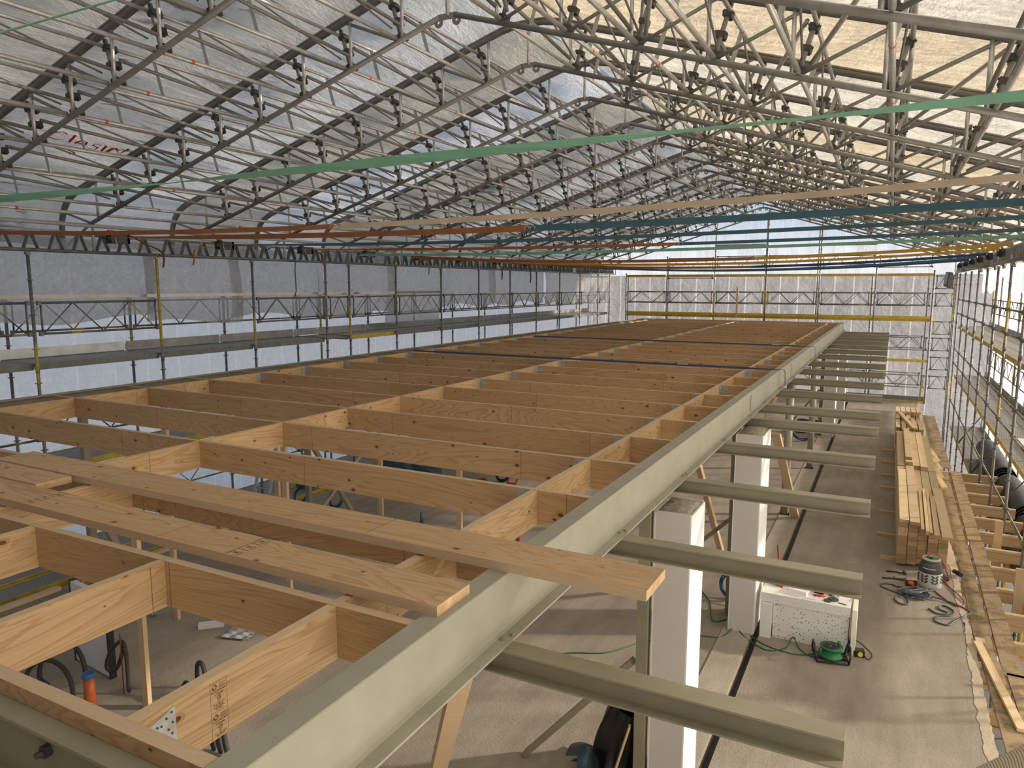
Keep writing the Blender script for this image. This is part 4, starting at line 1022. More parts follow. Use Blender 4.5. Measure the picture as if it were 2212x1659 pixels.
def steel_post(x, y, lab, rnd=False, foot=True):
    r = empty('steel_post', lab, 'steel post', (x, y, 0), 'green steel posts under the edge beams')
    if rnd: MB().tube((0, 0, 0.012), (0, 0, DECK-BEAM_H+0.004), 0.07, 20).build('shaft', ['steel'], r)
    else: MB().box(-0.045, 0.045, -0.045, 0.045, 0.012, DECK-BEAM_H+0.004).build('shaft', ['steel2'], r)
    MB().box(-0.09, 0.09, -0.09, 0.09, 0, 0.012).build('foot_plate', ['steel2'], r)
steel_post(-1.635, 5.48, 'square green steel post touching the nearest white column')
steel_post(-1.64, 9.35, 'square green steel post behind the second white column')
steel_post(-1.545, 14.12, 'thick round green post, the nearer of the two', True)
steel_post(-1.475, 18.08, 'round green post, the farther of the two', True)
steel_post(-1.62, 22.45, 'square green steel post at the column behind the round posts')
steel_post(-1.60, 26.85, 'square green steel post at the farthest column')
for k, y in enumerate((1.4, 5.76, 9.90, 14.1, 18.3, 22.5, 26.8)):
    steel_post(-9.44, y, 'square green steel post under the left edge beam, %s from the near end' % ORD[k])
def diag_brace(p, q, w, h, mat, lab, name='diagonal_brace', grp=None):
    p = Vector(p); q = Vector(q); o = MB().bar((0, 0, 0), q-p, w, h, (0, 0, 1)).build(name, [mat], None, p); return tag(o, lab, 'brace', grp)
diag_brace((-2.72, 5.50, 0.02), (-1.72, 5.50, 1.18), 0.09, 0.05, 'steel2', 'steel diagonal brace running down to the floor left of the nearest column')
diag_brace((-2.9, 9.55, 0.02), (-1.70, 9.42, 1.25), 0.09, 0.05, 'steel2', 'steel diagonal brace behind the second white column')
diag_brace((-2.6, 22.5, 0.02), (-1.68, 22.5, 1.3), 0.09, 0.05, 'steel2', 'steel diagonal brace far behind the round posts')
for k, y in enumerate((5.76, 9.90, 14.1)):
    diag_brace((-8.25, y, 0.02), (-9.32, y, 1.35), 0.08, 0.06, 'steel2', 'steel diagonal brace leaning on a left steel post, %s from the near end' % ORD[k])
diag_brace((-3.08, 4.43, 0.03), (-1.62, 2.665, 2.60), 0.10, 0.06, 'pine_z', 'pale timber brace leaning from the floor to the underside of the steel beam', 'timber_brace')
diag_brace((-1.33, 13.95, 0.03), (-1.62, 13.0, 1.75), 0.15, 0.045, 'pine_z', 'timber brace board leaning against the nearer round post', 'timber_brace')
diag_brace((-2.0, 10.9, 0.03), (-2.35, 10.2, 1.9), 0.10, 0.045, 'pine_z', 'thin timber brace by the blue cable coil', 'timber_brace')
diag_brace((-3.0, 18.9, 0.03), (-2.2, 18.0, 1.9), 0.10, 0.045, 'pine_z', 'thin timber brace beyond the second column', 'timber_brace')
def prop(x, y, lab, h=DECK-0.248):
    o = MB().box(-0.0225, 0.0225, -0.06, 0.0, 0, h).box(0.0225, 0.06, -0.06, -0.015, 0, h).build('timber_prop', ['pine_z'], None, (x, y, 0))
    tag(o, lab, 'prop', 'timber props under the joists')
prop(-6.49, 4.42, 'timber prop beside the hanging black hose loop, through the front opening')
prop(-7.02, 6.95, 'timber prop seen just in front of the printed plank')
prop(-7.75, 9.90, 'timber prop with the red cable coil at its foot')
prop(-5.45, 8.80, 'timber prop under the middle row, right of the grey pipe')
prop(-8.95, 8.68, 'timber prop near the left ladder')
prop(-7.95, 5.90, 'timber prop under the second joist at the left')
diag_brace((-8.9, 9.3, 0.03), (-7.88, 9.84, 1.6), 0.09, 0.045, 'pine_z', 'timber brace leaning against the prop with the red coil', 'timber_brace')

# ------------------------------------------------------------------ timber pile and formwork on the right
BRY = (12.48, 13.66, 15.08, 16.97, 18.13, 19.49, 20.95)
for k, y in enumerate(BRY):
    o = MB().box(0.04 if k else 0.10, 1.02, -0.03, 0.03, 0, 0.05).build('bearer_batten', ['pine_x'], None, (0, y, 0.0), 0.02*(-1)**k)
    tag(o, 'thin batten sticking out to the left under the timber pile, %s from the near end' % ORD[k], 'batten', 'battens under the timber pile')
random.seed(9)
bcache = {}
def board(x, y, z, w, h, L, lab, grp, rz=0.0):
    k = (round(w, 3), round(h, 3), round(L, 1))
    if k not in bcache: bcache[k] = MB().box(0, k[0], 0, k[2], 0, k[1], (0, 1, 0)).data('pine_board', ['pine_y', 'pine_end'])
    o = link('pine_board', bcache[k], None, (x, y, z), (0, 0, rz)); return tag(o, lab, 'board', grp)
HT = [9, 9, 8, 8, 8]; LAY = 0.0735
GP = 'boards of the near timber pile'
for c in range(5):
    for l in range(HT[c]):
        board(0.318+c*0.137, 12.22+0.03*c+random.uniform(-0.02, 0.02)+(0.06 if c == 2 else 0), 0.052+l*LAY, 0.128, 0.0685, 3.85,
              'board of the near timber pile, %s column from left, %s layer up' % (ORD[c], ORD[l]), GP)
zt_ = 0.052+9*LAY
board(0.325, 12.20, zt_, 0.128, 0.045, 3.5, 'wide board on top of the near timber pile at the left edge', GP)
board(0.462, 12.12, zt_, 0.135, 0.05, 3.9, 'wide pale board on top of the near timber pile, second from the left', GP)
z8 = 0.052+8*LAY
for k, (x, y, w, h, L, rz, lab) in enumerate(((0.615, 12.05, 0.04, 0.05, 2.5, -0.012, 'narrow batten on the near timber pile, tilted, left of its twin'), (0.672, 11.95, 0.045, 0.06, 2.6, -0.012, 'narrow batten on the near timber pile, right of the tilted one'),
                                  (0.722, 11.93, 0.035, 0.05, 2.6, -0.014, 'darker narrow batten in the middle of the near timber pile'), (0.775, 11.84, 0.07, 0.05, 2.3, -0.012, 'flat pale strip beside the bright wide board of the pile'))):
    board(x, y, z8, w, h, L, lab, GP, rz)
board(0.872, 11.82, z8, 0.137, 0.045, 2.9, 'bright wide board on top of the near timber pile at the right edge', GP)
GP2 = 'boards of the middle timber pile'
for c in range(5):
    for l in range([9, 10, 9, 9, 8][c]):
        board(0.325+c*0.135, 16.28+random.uniform(-0.05, 0.05), 0.052+l*LAY, 0.126, 0.0685, 3.9, 'board of the middle timber pile, %s column from left, %s layer up' % (ORD[c], ORD[l]), GP2)
board(0.46, 16.5, 0.052+10*LAY, 0.12, 0.05, 3.4, 'long board on top of the middle timber pile', GP2)
GP3 = 'offcuts of the far timber pile'
n = 0
for c in range(5):
    for l in range(7):
        board(0.31+c*0.125, 20.35+random.uniform(-0.1, 0.1), 0.052+l*0.085, 0.10, 0.08, 3.2, 'timber of the far pile, %s column from left, %s layer up' % (ORD[c], ORD[l]), GP3)
for k in range(13):
    c = k % 5; z = 0.052+7*0.085+(0.082 if k >= 8 else 0)
    if k >= 8: c = (k-8) % 5
    board(0.31+c*0.128, 20.5+(0.0 if k < 5 else 1.55 if k < 8 else 2.2)+random.uniform(-0.1, 0.1), z, 0.10, 0.08, 1.3 if k < 8 else 0.9, 'offcut lying loose on the far timber pile, %s of the heap' % ORD[k], GP3, random.uniform(-0.008, 0.008))
board(0.66, 20.25, 0.052+8*0.085+0.02, 0.09, 0.05, 2.4, 'long batten slanting over the far timber pile', GP3, 0.12)
for k in range(4):
    o = MB().bar((0, 0, 0.25), (0.16, -0.55, 0.06), 0.10, 0.045, (0, 0, 1), (0, 0, 0)).build('pine_offcut', ['pine_y'], None, (1.055, 17.4+k*0.85, 0.12))
    tag(o, 'short board leaning off the right side of the timber pile, %s from the near end' % ORD[k], 'board', 'short boards leaning off the pile')
    
FB = 'formwork boards along the slab edge'
def fboard(x, y, L, w, lab, rz=0.0, z=-0.05, mat='form_y', th=0.04):
    o = MB().box(0, w, 0, L, 0, th, (0, 1, 0)).build('formwork_board', [mat, 'endgrain'], None, (x, y, z), rz); return tag(o, lab, 'board', FB)
fboard(1.165, 9.55, 4.3, 0.18, 'dirty formwork board beside the slab edge, next to the gas bottle', -0.01)
fboard(1.375, 9.25, 4.9, 0.20, 'dirty formwork board, the outer one beside the gas bottle', -0.012)
fboard(1.155, 13.9, 5.3, 0.22, 'dirty formwork board alongside the near timber pile, inner row', -0.008)
fboard(1.42, 14.2, 5.2, 0.20, 'dirty formwork board alongside the near timber pile, outer row', -0.012)
fboard(1.10, 19.8, 7.8, 0.42, 'dark formwork panel at the far end of the slab edge', 0.0)
fboard(1.225, 7.3, 2.25, 0.18, 'muddy formwork board near the bottom right, inner one', 0.015)
fboard(1.43, 7.2, 2.1, 0.21, 'muddy formwork board near the bottom right, outer one', 0.01)
fboard(1.17, 9.93, 0.12, 0.10, 'small square offcut at the slab edge', 0.0, -0.008, 'pine_y', 0.03)
o = MB().bar((0, 0, 0), (0.205, -1.85, -0.01), 0.085, 0.035, (0, 0, 1), (0, 0, 0)).build('pine_batten', ['pine_y'], None, (1.185, 9.9, 0.022)); tag(o, 'clean pine batten lying across the muddy formwork boards', 'batten')
for k in range(15):
    y = 6.6+k*0.92
    o = MB().box(1.10, 2.42, -0.04, 0.04, 0, 0.04).box(1.10, 2.42, -0.015, 0.015, 0.04, 0.16).box(1.10, 2.42, -0.04, 0.04, 0.16, 0.20).build('formwork_beam', ['pine_x'], None, (0, y, -0.252))
    tag(o, 'timber formwork beam under the slab edge boards, %s from the near end' % ORD[k], 'beam', 'formwork beams under the slab edge')
    if k % 2 == 0:
        r = empty('steel_prop', 'steel prop with yellow upper tube under the formwork, %s from the near end' % ORD[k//2], 'prop', (1.95, y, -2.9), 'steel props under the formwork')
        MB().tube((0, 0, 0), (0, 0, 1.6), 0.035, 10).box(-0.07, 0.07, -0.07, 0.07, 0, 0.01).build('outer_tube', ['galv'], r)
        MB().tube((0, 0, 1.4), (0, 0, 2.64), 0.028, 10).box(-0.06, 0.06, -0.06, 0.06, 2.635, 2.646).build('inner_tube', ['yellow'], r)
        MB().lathe([(0.03, 1.56), (0.06, 1.57), (0.06, 1.61), (0.03, 1.62)], (0, 0, 0), 10).build('collar', ['rust'], r)
for k, y in enumerate((9.2, 11.95, 14.3)):
    o = MB().box(-0.06, 0.06, -0.02, 0.02, -0.6, 0.34).build('upright_board', ['pine_z'], None, (1.86, y, 0)); tag(o, 'upright pine board nailed to the formwork beams, %s from the near end' % ORD[k], 'board', 'upright formwork boards')

# rolled black sheets on the lowest right walkway
def roll(x, y, L, r, lab, rz=0.0, turns=3.0, z=-0.57, squash=1.0):
    n = int(turns*20); m = MB(); vs = []; r0 = r*0.45
    seg = max(2, int(L/0.12))
    for j in range(seg+1):
        for i in range(n+1):
            a = 2*math.pi*turns*i/n; rr = r0+(r-r0)*i/n+0.004*math.sin(j*2.2)+0.006*math.sin(3*a+j*0.8)
            px, pz = rr*math.cos(a-1.2), rr*math.sin(a-1.2)*squash
            vs.append((px, L*j/seg, max(pz+r*squash, 0.004)))
    fs = [(j*(n+1)+i, j*(n+1)+i+1, (j+1)*(n+1)+i+1, (j+1)*(n+1)+i) for j in range(seg) for i in range(n)]
    o = m.add(vs, fs, 0, True).build('rolled_sheet', ['rubber'], None, (x, y, z+0.004), rz)
    sd = o.modifiers.new('thickness', 'SOLIDIFY'); sd.thickness = 0.012; sd.offset = 0
    return tag(o, lab, 'roll', 'rolled black sheets on the right scaffold')
roll(2.66, 20.3, 3.6, 0.30, 'farthest roll of black sheet on the lowest right walkway')
roll(2.66, 16.9, 2.7, 0.30, 'big roll of black ribbed sheet, second from the far end')
roll(2.66, 13.6, 2.9, 0.28, 'long roll of black ribbed sheet beside two thin rolls')
roll(2.25, 14.8, 1.9, 0.13, 'thin roll of black sheet, upper of the two', 0.02, 2.0)
roll(2.25, 12.9, 1.7, 0.12, 'thin flattened roll of black sheet, lower of the two', 0.02, 2.0, -0.57, 0.8)
roll(2.50, 10.9, 2.2, 0.26, 'loosely rolled black sheet nearest on the right walkway', 0.0, 2.4)
for k, (x, y, L) in enumerate(((2.62, 19.7, 0.5), (2.40, 10.0, 0.8))):
    o = MB().box(0, 0.03, 0, L, 0, 0.04).build('dark_rail', ['clamp'], None, (x, y, -0.565)); tag(o, 'dark metal rail lying on the lowest right walkway, %s' % ('far one' if k == 0 else 'near one'), 'rail')
o = MB().box(0, 0.10, 0, 1.9, 0, 0.06).build('white_profile', ['white'], None, (2.40, 15.3, 1.222)); tag(o, 'white profile lying on the middle right walkway', 'profile')

# ------------------------------------------------------------------ white block with tools
BX, BY = -1.19, 8.92
r = empty('foam_block', 'white block with dark specks standing against the second column', 'block', (BX, BY, 0))
MB().box(0.15, 0.99, 0.02, 0.42, 0, 0.445).build('body', ['foam'], r)
MB().box(0.0, 1.0, 0.0, 0.46, 0.448, 0.56).build('top_slab', ['foam'], r)
o = MB().box(0, 0.13, 0, 0.05, 0, 0.44).build('white_offcut', ['white'], None, (BX+0.005, BY-0.035, 0.0)); tag(o, 'narrow white offcut board standing at the left end of the speckled block', 'board')
o = MB().prism([(-0.02, 0.0), (0.0, 0.0), (0.46, 0.0), (0.46, 0.36), (0.30, 0.58), (0.0, 0.55), (-0.03, 0.25)], 0, 0.05, 'x').build('foam_board', ['cream'], None, (BX+1.02, BY-0.02, 0.0)); tag(o, 'pale yellow foam board leaning at the right end of the speckled block', 'board')
T = 0.56
pm = MB(); 
o = MB().box(0, 0.21, 0, 0.16, 0, 0.05).build('paper_pack', ['paper'], None, (BX+0.30, BY+0.14, T+0.004), -0.25); tag(o, 'thick stack of white paper on the speckled block', 'paper')
for k, (dx, dy, a) in enumerate(((0.20, 0.10, -0.45), (0.31, 0.06, -0.12))):
    o = MB().box(0, 0.29, 0, 0.20, 0, 0.002).build('paper_sheet', ['paper'], None, (BX+dx+(0.02 if k else 0), BY+dy+(0.02 if k else 0.06), T+0.0005+0.002*k), a); tag(o, 'loose white sheet under the paper stack, %s one' % ('upper' if k else 'lower'), 'paper')
m = MB(); random.seed(4)
for k in range(9):
    c = Vector((0.05+0.20*random.random(), 0.30+0.09*random.random(), 0.02))
    m.path([c+Vector((0.07*math.cos(a+k)+0.02*math.sin(3*a), 0.05*math.sin(a+k), 0.015+0.02*math.sin(2*a+k)+0.004*k)) for a in [j*0.42 for j in range(15)]], 0.008, 6, 0, True)
o = m.build('cable_heap', ['black'], None, (BX+0.02, BY, T)); tag(o, 'heap of black cable with red plug on the speckled block', 'cable')
MB().box(0.16, 0.20, 0.24, 0.28, 0.0, 0.03).path([(0.05, 0.30, 0.06), (0.10, 0.28, 0.075), (0.16, 0.31, 0.06), (0.22, 0.33, 0.065)], 0.006, 6).build('red_plug', ['red'], o)
r = empty('cardboard_box', 'small black box with a white hexagon label on the speckled block', 'box', (BX+0.58, BY+0.26, T), None, -0.2)
MB().box(0, 0.11, 0, 0.10, 0, 0.09).build('box', ['black'], r)
MB().prism([(0.055+0.03*math.cos(a*math.pi/3), 0.045+0.025*math.sin(a*math.pi/3)) for a in range(6)], -0.0015, 0, 'y').build('label', ['label'], r)
MB().box(0.1102, 0.112, 0, 0.10, 0, 0.09).build('side', ['orange'], r)
for k in range(2):
    o = MB().tube((0, 0, 0), (0.12, 0.05, 0), 0.008, 6).build('red_marker', ['red'], None, (BX+0.57+0.02*k, BY+0.17-0.022*k, T+0.009)); tag(o, '%s red marker lying by the black box' % ('rear' if k == 0 else 'front'), 'marker')
for k, (x, y, rr) in enumerate(((0.80, 0.155, 0.062), (0.745, 0.09, 0.045))):
    m = MB().lathe([(0.012, 0.0), (rr, 0.0), (rr, 0.012), (0.012, 0.012), (0.012, 0.0)], (0, 0, 0), 28, 0, 'z', False)
    o = m.build('grinding_disc', ['gas_dark'], None, (BX+x, BY+y, T+0.001)); tag(o, '%s dark grinding disc on the speckled block' % ('larger' if k == 0 else 'smaller'), 'disc')
for k, (x, y, mt) in enumerate(((0.72, 0.30, 'green_cable'), (0.75, 0.27, 'green_cable'), (0.78, 0.24, 'galv'), (0.81, 0.27, 'galv'))):
    o = MB().tube((0, 0, 0.015), (0.05, 0.01, 0.015), 0.015, 10).build('battery_cell', [mt], None, (BX+x, BY+y, T)); tag(o, 'small %s battery on the speckled block, %s' % ('green' if k < 2 else 'silver', 'left one' if k % 2 == 0 else 'right one'), 'battery')
o = MB().bar((0, 0, 0), (0.09, -0.03, 0), 0.008, 0.008).build('pencil', ['gas_dark'], None, (BX+0.86, BY+0.09, T+0.005)); tag(o, 'dark pencil near the right edge of the speckled block', 'pencil')
o = MB().box(0, 0.30, 0, 0.05, 0, 0.04).build('white_strip', ['white'], None, (BX+0.02, BY+0.49, 0.70)); 
o.location = (BX+0.0, BY+0.41, T+0.001); tag(o, 'white plastic strip behind the cable heap on the speckled block', 'strip')
o = MB().tube((0, 0, 0), (0.20, -0.9, -0.62), 0.014, 8).build('red_rod', ['red_hose'], None, (-1.20, 10.45, 0.65)); tag(o, 'thin red rod leaning behind the second white column', 'rod')

# cable reel
r = empty('cable_reel', 'green cable reel in a black tube frame on the slab', 'cable reel', (-0.36, 8.68, 0.0), None, 0.25)
MB().lathe([(0.05, 0.05), (0.125, 0.05), (0.125, 0.06), (0.10, 0.065), (0.10, 0.15), (0.125, 0.155), (0.125, 0.165), (0.05, 0.165)], (0, 0, 0), 28).build('drum', ['green'], r)
MB().lathe([(0.0, 0.175), (0.085, 0.175), (0.095, 0.165), (0.095, 0.160), (0.0, 0.160)], (0, 0, 0), 24).build('socket_plate', ['black'], r)
for k in range(3): MB().tube((0.045*math.cos(k*2.1), 0.045*math.sin(k*2.1), 0.175), (0.045*math.cos(k*2.1), 0.045*math.sin(k*2.1), 0.186), 0.022, 12).build('socket', ['gas_dark'], r)
MB().tube((0.09, 0.05, 0.165), (0.09, 0.05, 0.205), 0.018, 10).build('knob', ['green'], r)
fr = MB()
fr.path([(-0.17, -0.12, 0.02), (0.17, -0.12, 0.02), (0.18, 0.0, 0.02), (0.17, 0.12, 0.02), (-0.17, 0.12, 0.02), (-0.18, 0, 0.02)], 0.011, 8, 0, True)
fr.path([(0.17, -0.12, 0.02), (0.185, -0.11, 0.10), (0.19, -0.06, 0.19), (0.19, 0.06, 0.19), (0.185, 0.11, 0.10), (0.17, 0.12, 0.02)], 0.011, 8)
fr.path([(-0.17, -0.12, 0.02), (-0.185, -0.11, 0.10), (-0.19, -0.06, 0.19), (-0.19, 0.06, 0.19), (-0.185, 0.11, 0.10), (-0.17, 0.12, 0.02)], 0.011, 8)
fr.tube((0, 0, 0.0), (0, 0, 0.17), 0.03, 12).box(-0.17, 0.17, -0.02, 0.02, 0.012, 0.03)
fr.build('frame', ['black'], r)
def floor_path(pts, r_, mat, name, lab, cat='cable', z=None, sub=8):
    P = [Vector((p[0], p[1], p[2] if len(p) > 2 else r_)) for p in pts]; out = []
    for i in range(len(P)-1):
        a, b, c, d = P[max(i-1, 0)], P[i], P[i+1], P[min(i+2, len(P)-1)]
        for k in range(sub):
            t = k/sub
            out.append(0.5*((2*b)+(c-a)*t+(2*a-5*b+4*c-d)*t*t+(3*b-a-3*c+d)*t**3))
    out.append(P[-1])
    for p in out: p.z = max(p.z, r_)
    o = MB().path(out, r_, 7).build(name, [mat]); return tag(o, lab, cat)
floor_path([(-0.46, 8.66, 0.15), (-0.55, 8.62, 0.02), (-0.70, 8.75), (-0.80, 8.92, 0.06), (-0.86, 8.70), (-1.05, 8.55), (-1.30, 8.72), (-1.48, 8.90, 0.03), (-1.60, 8.62), (-1.9, 8.50), (-2.36, 8.12), (-2.7, 7.62), (-3.09, 7.4), (-3.6, 7.0), (-4.2, 6.9)], 0.007, 'green_cable', 'extension_cable', 'green cable running from the reel across the floor to the left')
floor_path([(-0.50, 8.72, 0.02), (-0.75, 8.60), (-1.10, 8.68), (-1.42, 8.98), (-1.60, 9.15), (-1.78, 9.02), (-1.95, 9.6), (-2.3, 10.2), (-2.5, 11.0)], 0.007, 'green_cable', 'extension_cable', 'green cable passing round the foot of the second white column')
r = empty('socket_block', 'black extension socket with a yellow lid beside the cable reel', 'socket', (-0.08, 8.93, 0), None, 0.2)
MB().box(-0.06, 0.06, -0.045, 0.045, 0, 0.075).build('body', ['black'], r); MB().tube((0.01, -0.046, 0.04), (0.01, -0.06, 0.04), 0.028, 14).build('lid', ['yellow_pl'], r)
floor_path([(-0.13, 8.95, 0.04), (-0.2, 9.0), (-0.22, 9.12), (-0.12, 9.3), (0.0, 9.15), (0.06, 9.0), (0.03, 8.86), (-0.03, 8.9, 0.04)], 0.006, 'black', 'short_cable', 'black cable looping round the yellow-lidded socket')
floor_path([(-0.14, 8.9, 0.03), (-0.2, 8.84), (-0.26, 8.78), (-0.3, 8.72, 0.03)], 0.006, 'black', 'short_cable', 'short black lead between reel and socket')

# gas bottle with hose and torch
r = empty('gas_bottle', 'grey composite gas bottle with light latticed base on the slab', 'gas bottle', (0.745, 11.60, 0.0))
MB().lathe([(0.0, 0.0), (0.140, 0.0), (0.150, 0.015), (0.153, 0.06), (0.153, 0.215), (0.148, 0.225)], (0, 0, 0), 36).build('base_cage', ['gas_light'], r)
for k in range(7):
    a = 2*math.pi*k/7-2.1
    for j, (dz, sg) in enumerate(((0.0, 1), (0.0, -1))):
        m = MB()
        for t in range(3):
            z0 = 0.085+t*0.042; a0 = a+sg*(0.06+0.0*t); a1 = a+sg*0.30
            pts = [(0.1545*math.cos(a0+(a1-a0)*u), 0.1545*math.sin(a0+(a1-a0)*u), z0+0.035*u*(1 if t < 2 else 1)) for u in (0, 0.25, 0.5, 0.75, 1)]
            m.ribbon(pts, (0, 0, 1), 0.022, 0.003)
        c = m.build('slot', ['gas_dark'], r)
MB().lathe([(0.148, 0.222), (0.155, 0.235), (0.155, 0.27), (0.148, 0.31), (0.128, 0.355), (0.112, 0.385), (0.108, 0.40)], (0, 0, 0), 36).build('shoulder', ['gas_dark'], r)
MB().lathe([(0.100, 0.395), (0.118, 0.40), (0.122, 0.415), (0.115, 0.428), (0.092, 0.428), (0.086, 0.415), (0.086, 0.36), (0.0, 0.35)], (0, 0, 0), 36).build('collar', ['gas_light'], r)
MB().tube((0, 0, 0.35), (0, 0, 0.43), 0.022, 12).tube((0, 0, 0.41), (-0.06, -0.02, 0.43), 0.014, 8).build('valve', ['clamp'], r)
lb_ = MB().grid(lambda u, v: ((0.150-0.022*v+0.002)*math.cos(-2.35+1.15*u), (0.150-0.022*v+0.002)*math.sin(-2.35+1.15*u), 0.295+0.055*v), 12, 2).build('label', ['label'], r)
MB().grid(lambda u, v: ((0.141+0.004)*math.cos(-1.82+0.13*u), (0.141+0.004)*math.sin(-1.82+0.13*u), 0.312+0.02*v), 2, 1).build('hazard_mark', ['red'], lb_)
floor_path([(0.68, 11.56, 0.435), (0.76, 11.66, 0.47), (0.86, 11.74, 0.40), (0.95, 11.80, 0.20), (1.00, 11.88, 0.03), (0.93, 12.0), (0.82, 11.98), (0.84, 11.86), (0.97, 11.84), (1.02, 11.98), (0.90, 12.10), (0.98, 11.72), (1.10, 11.35, 0.02), (1.14, 11.10), (1.04, 10.98), (0.90, 11.2), (0.80, 11.42)], 0.008, 'red_hose', 'gas_hose', 'red gas hose coiled behind the gas bottle', 'hose')
r = empty('gas_torch', 'gas torch with black burner cup lying over the slab edge', 'torch', (1.08, 12.20, 0.03))
MB().path([(-0.14, 0.28, 0.0), (-0.06, 0.12, 0.01), (0.02, 0.02, 0.02)], 0.008, 6).build('pipe', ['galv'], r)
MB().tube((0.01, 0.03, 0.03), (0.09, -0.10, 0.03), 0.032, 14).build('burner', ['black'], r)
# tools and the heap of cable in front of the bottle
r = empty('hammer', 'black hammer lying on the slab, topmost of the tools', 'hammer', (0.19, 11.88, 0.018), None, 0.20)
MB().tube((0, 0, 0), (0.24, 0, 0), 0.013, 8, 0, 0.010).build('handle', ['black'], r); MB().box(0.235, 0.265, -0.055, 0.05, -0.014, 0.016).build('head', ['clamp'], r)
o = MB().path([(0, 0, 0), (0.20, 0.06, 0.0), (0.30, 0.11, 0.0), (0.33, 0.14, 0.02)], 0.012, 6).build('crowbar', ['clamp'], None, (0.14, 11.58, 0.014)); tag(o, 'grey crowbar lying below the hammer', 'crowbar')
o = MB().path([(0, 0.03, 0), (0.03, -0.03, 0), (0.10, -0.05, 0), (0.30, 0.0, 0)], 0.010, 6).build('bent_bar', ['black'], None, (0.29, 11.66, 0.014)); tag(o, 'short bent black bar in front of the crowbar', 'bar')
r = empty('pistol_grip_tool', 'black and orange hand tool lying by the cable heap', 'tool', (0.44, 11.42, 0.02), None, 0.3)
MB().box(0, 0.14, -0.025, 0.025, 0, 0.05).build('body', ['black'], r); MB().box(0.03, 0.10, -0.028, 0.028, 0.02, 0.055).build('shell', ['orange'], r); MB().box(0.05, 0.085, -0.14, -0.02, 0, 0.035).build('grip', ['red_hose'], r)
for k, (x, y, a) in enumerate(((0.62, 11.36, 2.4), (0.66, 11.30, 2.2))):
    o = MB().tube((0, 0, 0), (0.15*math.cos(a), 0.15*math.sin(a), 0), 0.010, 6).build('pliers', ['rust'], None, (x, y, 0.012)); tag(o, 'rusty pliers handle beside the gas bottle, %s one' % ('rear' if k == 0 else 'front'), 'pliers')
random.seed(31)
pts = [(0.28, 11.36)]
for k in range(36):
    a = k*1.9; pts.append((0.56+0.21*math.cos(a)*random.uniform(0.6, 1.15), 11.13+0.17*math.sin(a*1.13)*random.uniform(0.5, 1.2), 0.012+0.0016*k))
pts += [(0.82, 11.10, 0.03), (1.05, 11.02), (1.19, 10.84), (1.10, 10.66), (0.98, 10.45), (0.90, 10.28), (0.76, 10.34), (0.80, 10.52), (0.96, 10.62), (0.99, 10.80), (0.88, 10.92), (0.82, 10.78), (0.93, 10.68), (0.80, 10.60), (0.70, 10.72)]
floor_path(pts, 0.0105, 'slate_cable', 'cable_heap', 'tangled slate blue cable lying on the slab in front of the gas bottle', 'cable', None, 6)
floor_path([(0.30, 11.38), (0.16, 11.36), (0.13, 11.24), (0.25, 11.14), (0.36, 11.06), (0.30, 10.86), (0.36, 10.72), (0.46, 10.74), (0.45, 10.92), (0.40, 11.1, 0.02)], 0.0105, 'slate_cable', 'cable_loop', 'loose loop of slate blue cable at the left of the tangle', 'cable')

# ------------------------------------------------------------------ things on the floor below the deck
r = empty('drain_pipe', 'orange drain pipe with a blue cap rising from the floor', 'pipe', (-6.93, 4.08, 0))
MB().tube((0, 0, 0), (0, 0, 0.38), 0.055, 20).build('pipe', ['orange_pipe'], r)
MB().lathe([(0.0, 0.405), (0.035, 0.405), (0.037, 0.395), (0.045, 0.395), (0.047, 0.41), (0.060, 0.41), (0.064, 0.40), (0.064, 0.37), (0.056, 0.36)], (0, 0, 0), 24).build('cap', ['blue_lid'], r)
def hose(pts, lab, rad=0.024):
    o = floor_path(pts, rad, 'rubber_hose', 'conduit_hose', lab, 'hose')
    return o
hose([(-7.15, 4.18, 0.0), (-7.14, 4.18, 0.25), (-7.22, 4.2, 0.44), (-7.42, 4.22, 0.54), (-7.68, 4.2, 0.50), (-7.86, 4.16, 0.30), (-7.84, 4.1, 0.12), (-7.70, 4.1, 0.06)], 'black hose arching high in front of the white panel')
hose([(-7.24, 4.09, 0.0), (-7.25, 4.09, 0.2), (-7.33, 4.07, 0.36), (-7.50, 4.04, 0.42), (-7.70, 4.0, 0.36), (-7.82, 3.96, 0.2), (-7.80, 3.95, 0.02)], 'lower black hose arch in front of the white panel')
hose([(-6.88, 4.46, 0.0), (-6.88, 4.46, 0.3), (-6.91, 4.47, 0.50), (-7.03, 4.50, 0.53), (-7.20, 4.50, 0.38), (-7.30, 4.5, 0.20), (-7.24, 4.5, 0.14), (-7.10, 4.49, 0.22), (-6.98, 4.48, 0.42), (-6.94, 4.47, 0.56)], 'black hose loop standing upright beside the timber prop', 0.021)
o = MB().tube((0, 0, 0), (0.0, 0, 0.66), 0.006, 6).build('steel_rod', ['rust'], None, (-6.935, 4.44, 0)); tag(o, 'thin rod holding up the standing hose loop', 'rod')
hose([(-6.05, 4.75, 0.0), (-6.08, 4.78, 0.22), (-6.18, 4.82, 0.34), (-6.30, 4.86, 0.28), (-6.34, 4.88, 0.1), (-6.30, 4.86, 0.0)], 'black hose bend just behind the stamped blocking')
hose([(-6.10, 4.62, 0.0), (-6.14, 4.64, 0.14), (-6.26, 4.68, 0.18), (-6.38, 4.72, 0.05), (-6.4, 4.74, 0.0)], 'lower black hose bend behind the stamped blocking')
for k in range(3): hose([(-5.30+0.09*k, 4.22, 0.0), (-5.31+0.09*k, 4.2, 0.15), (-5.33+0.09*k, 4.2, 0.32)], 'upright black conduit under the stamped blocking, %s from the left' % ORD[k], 0.026)
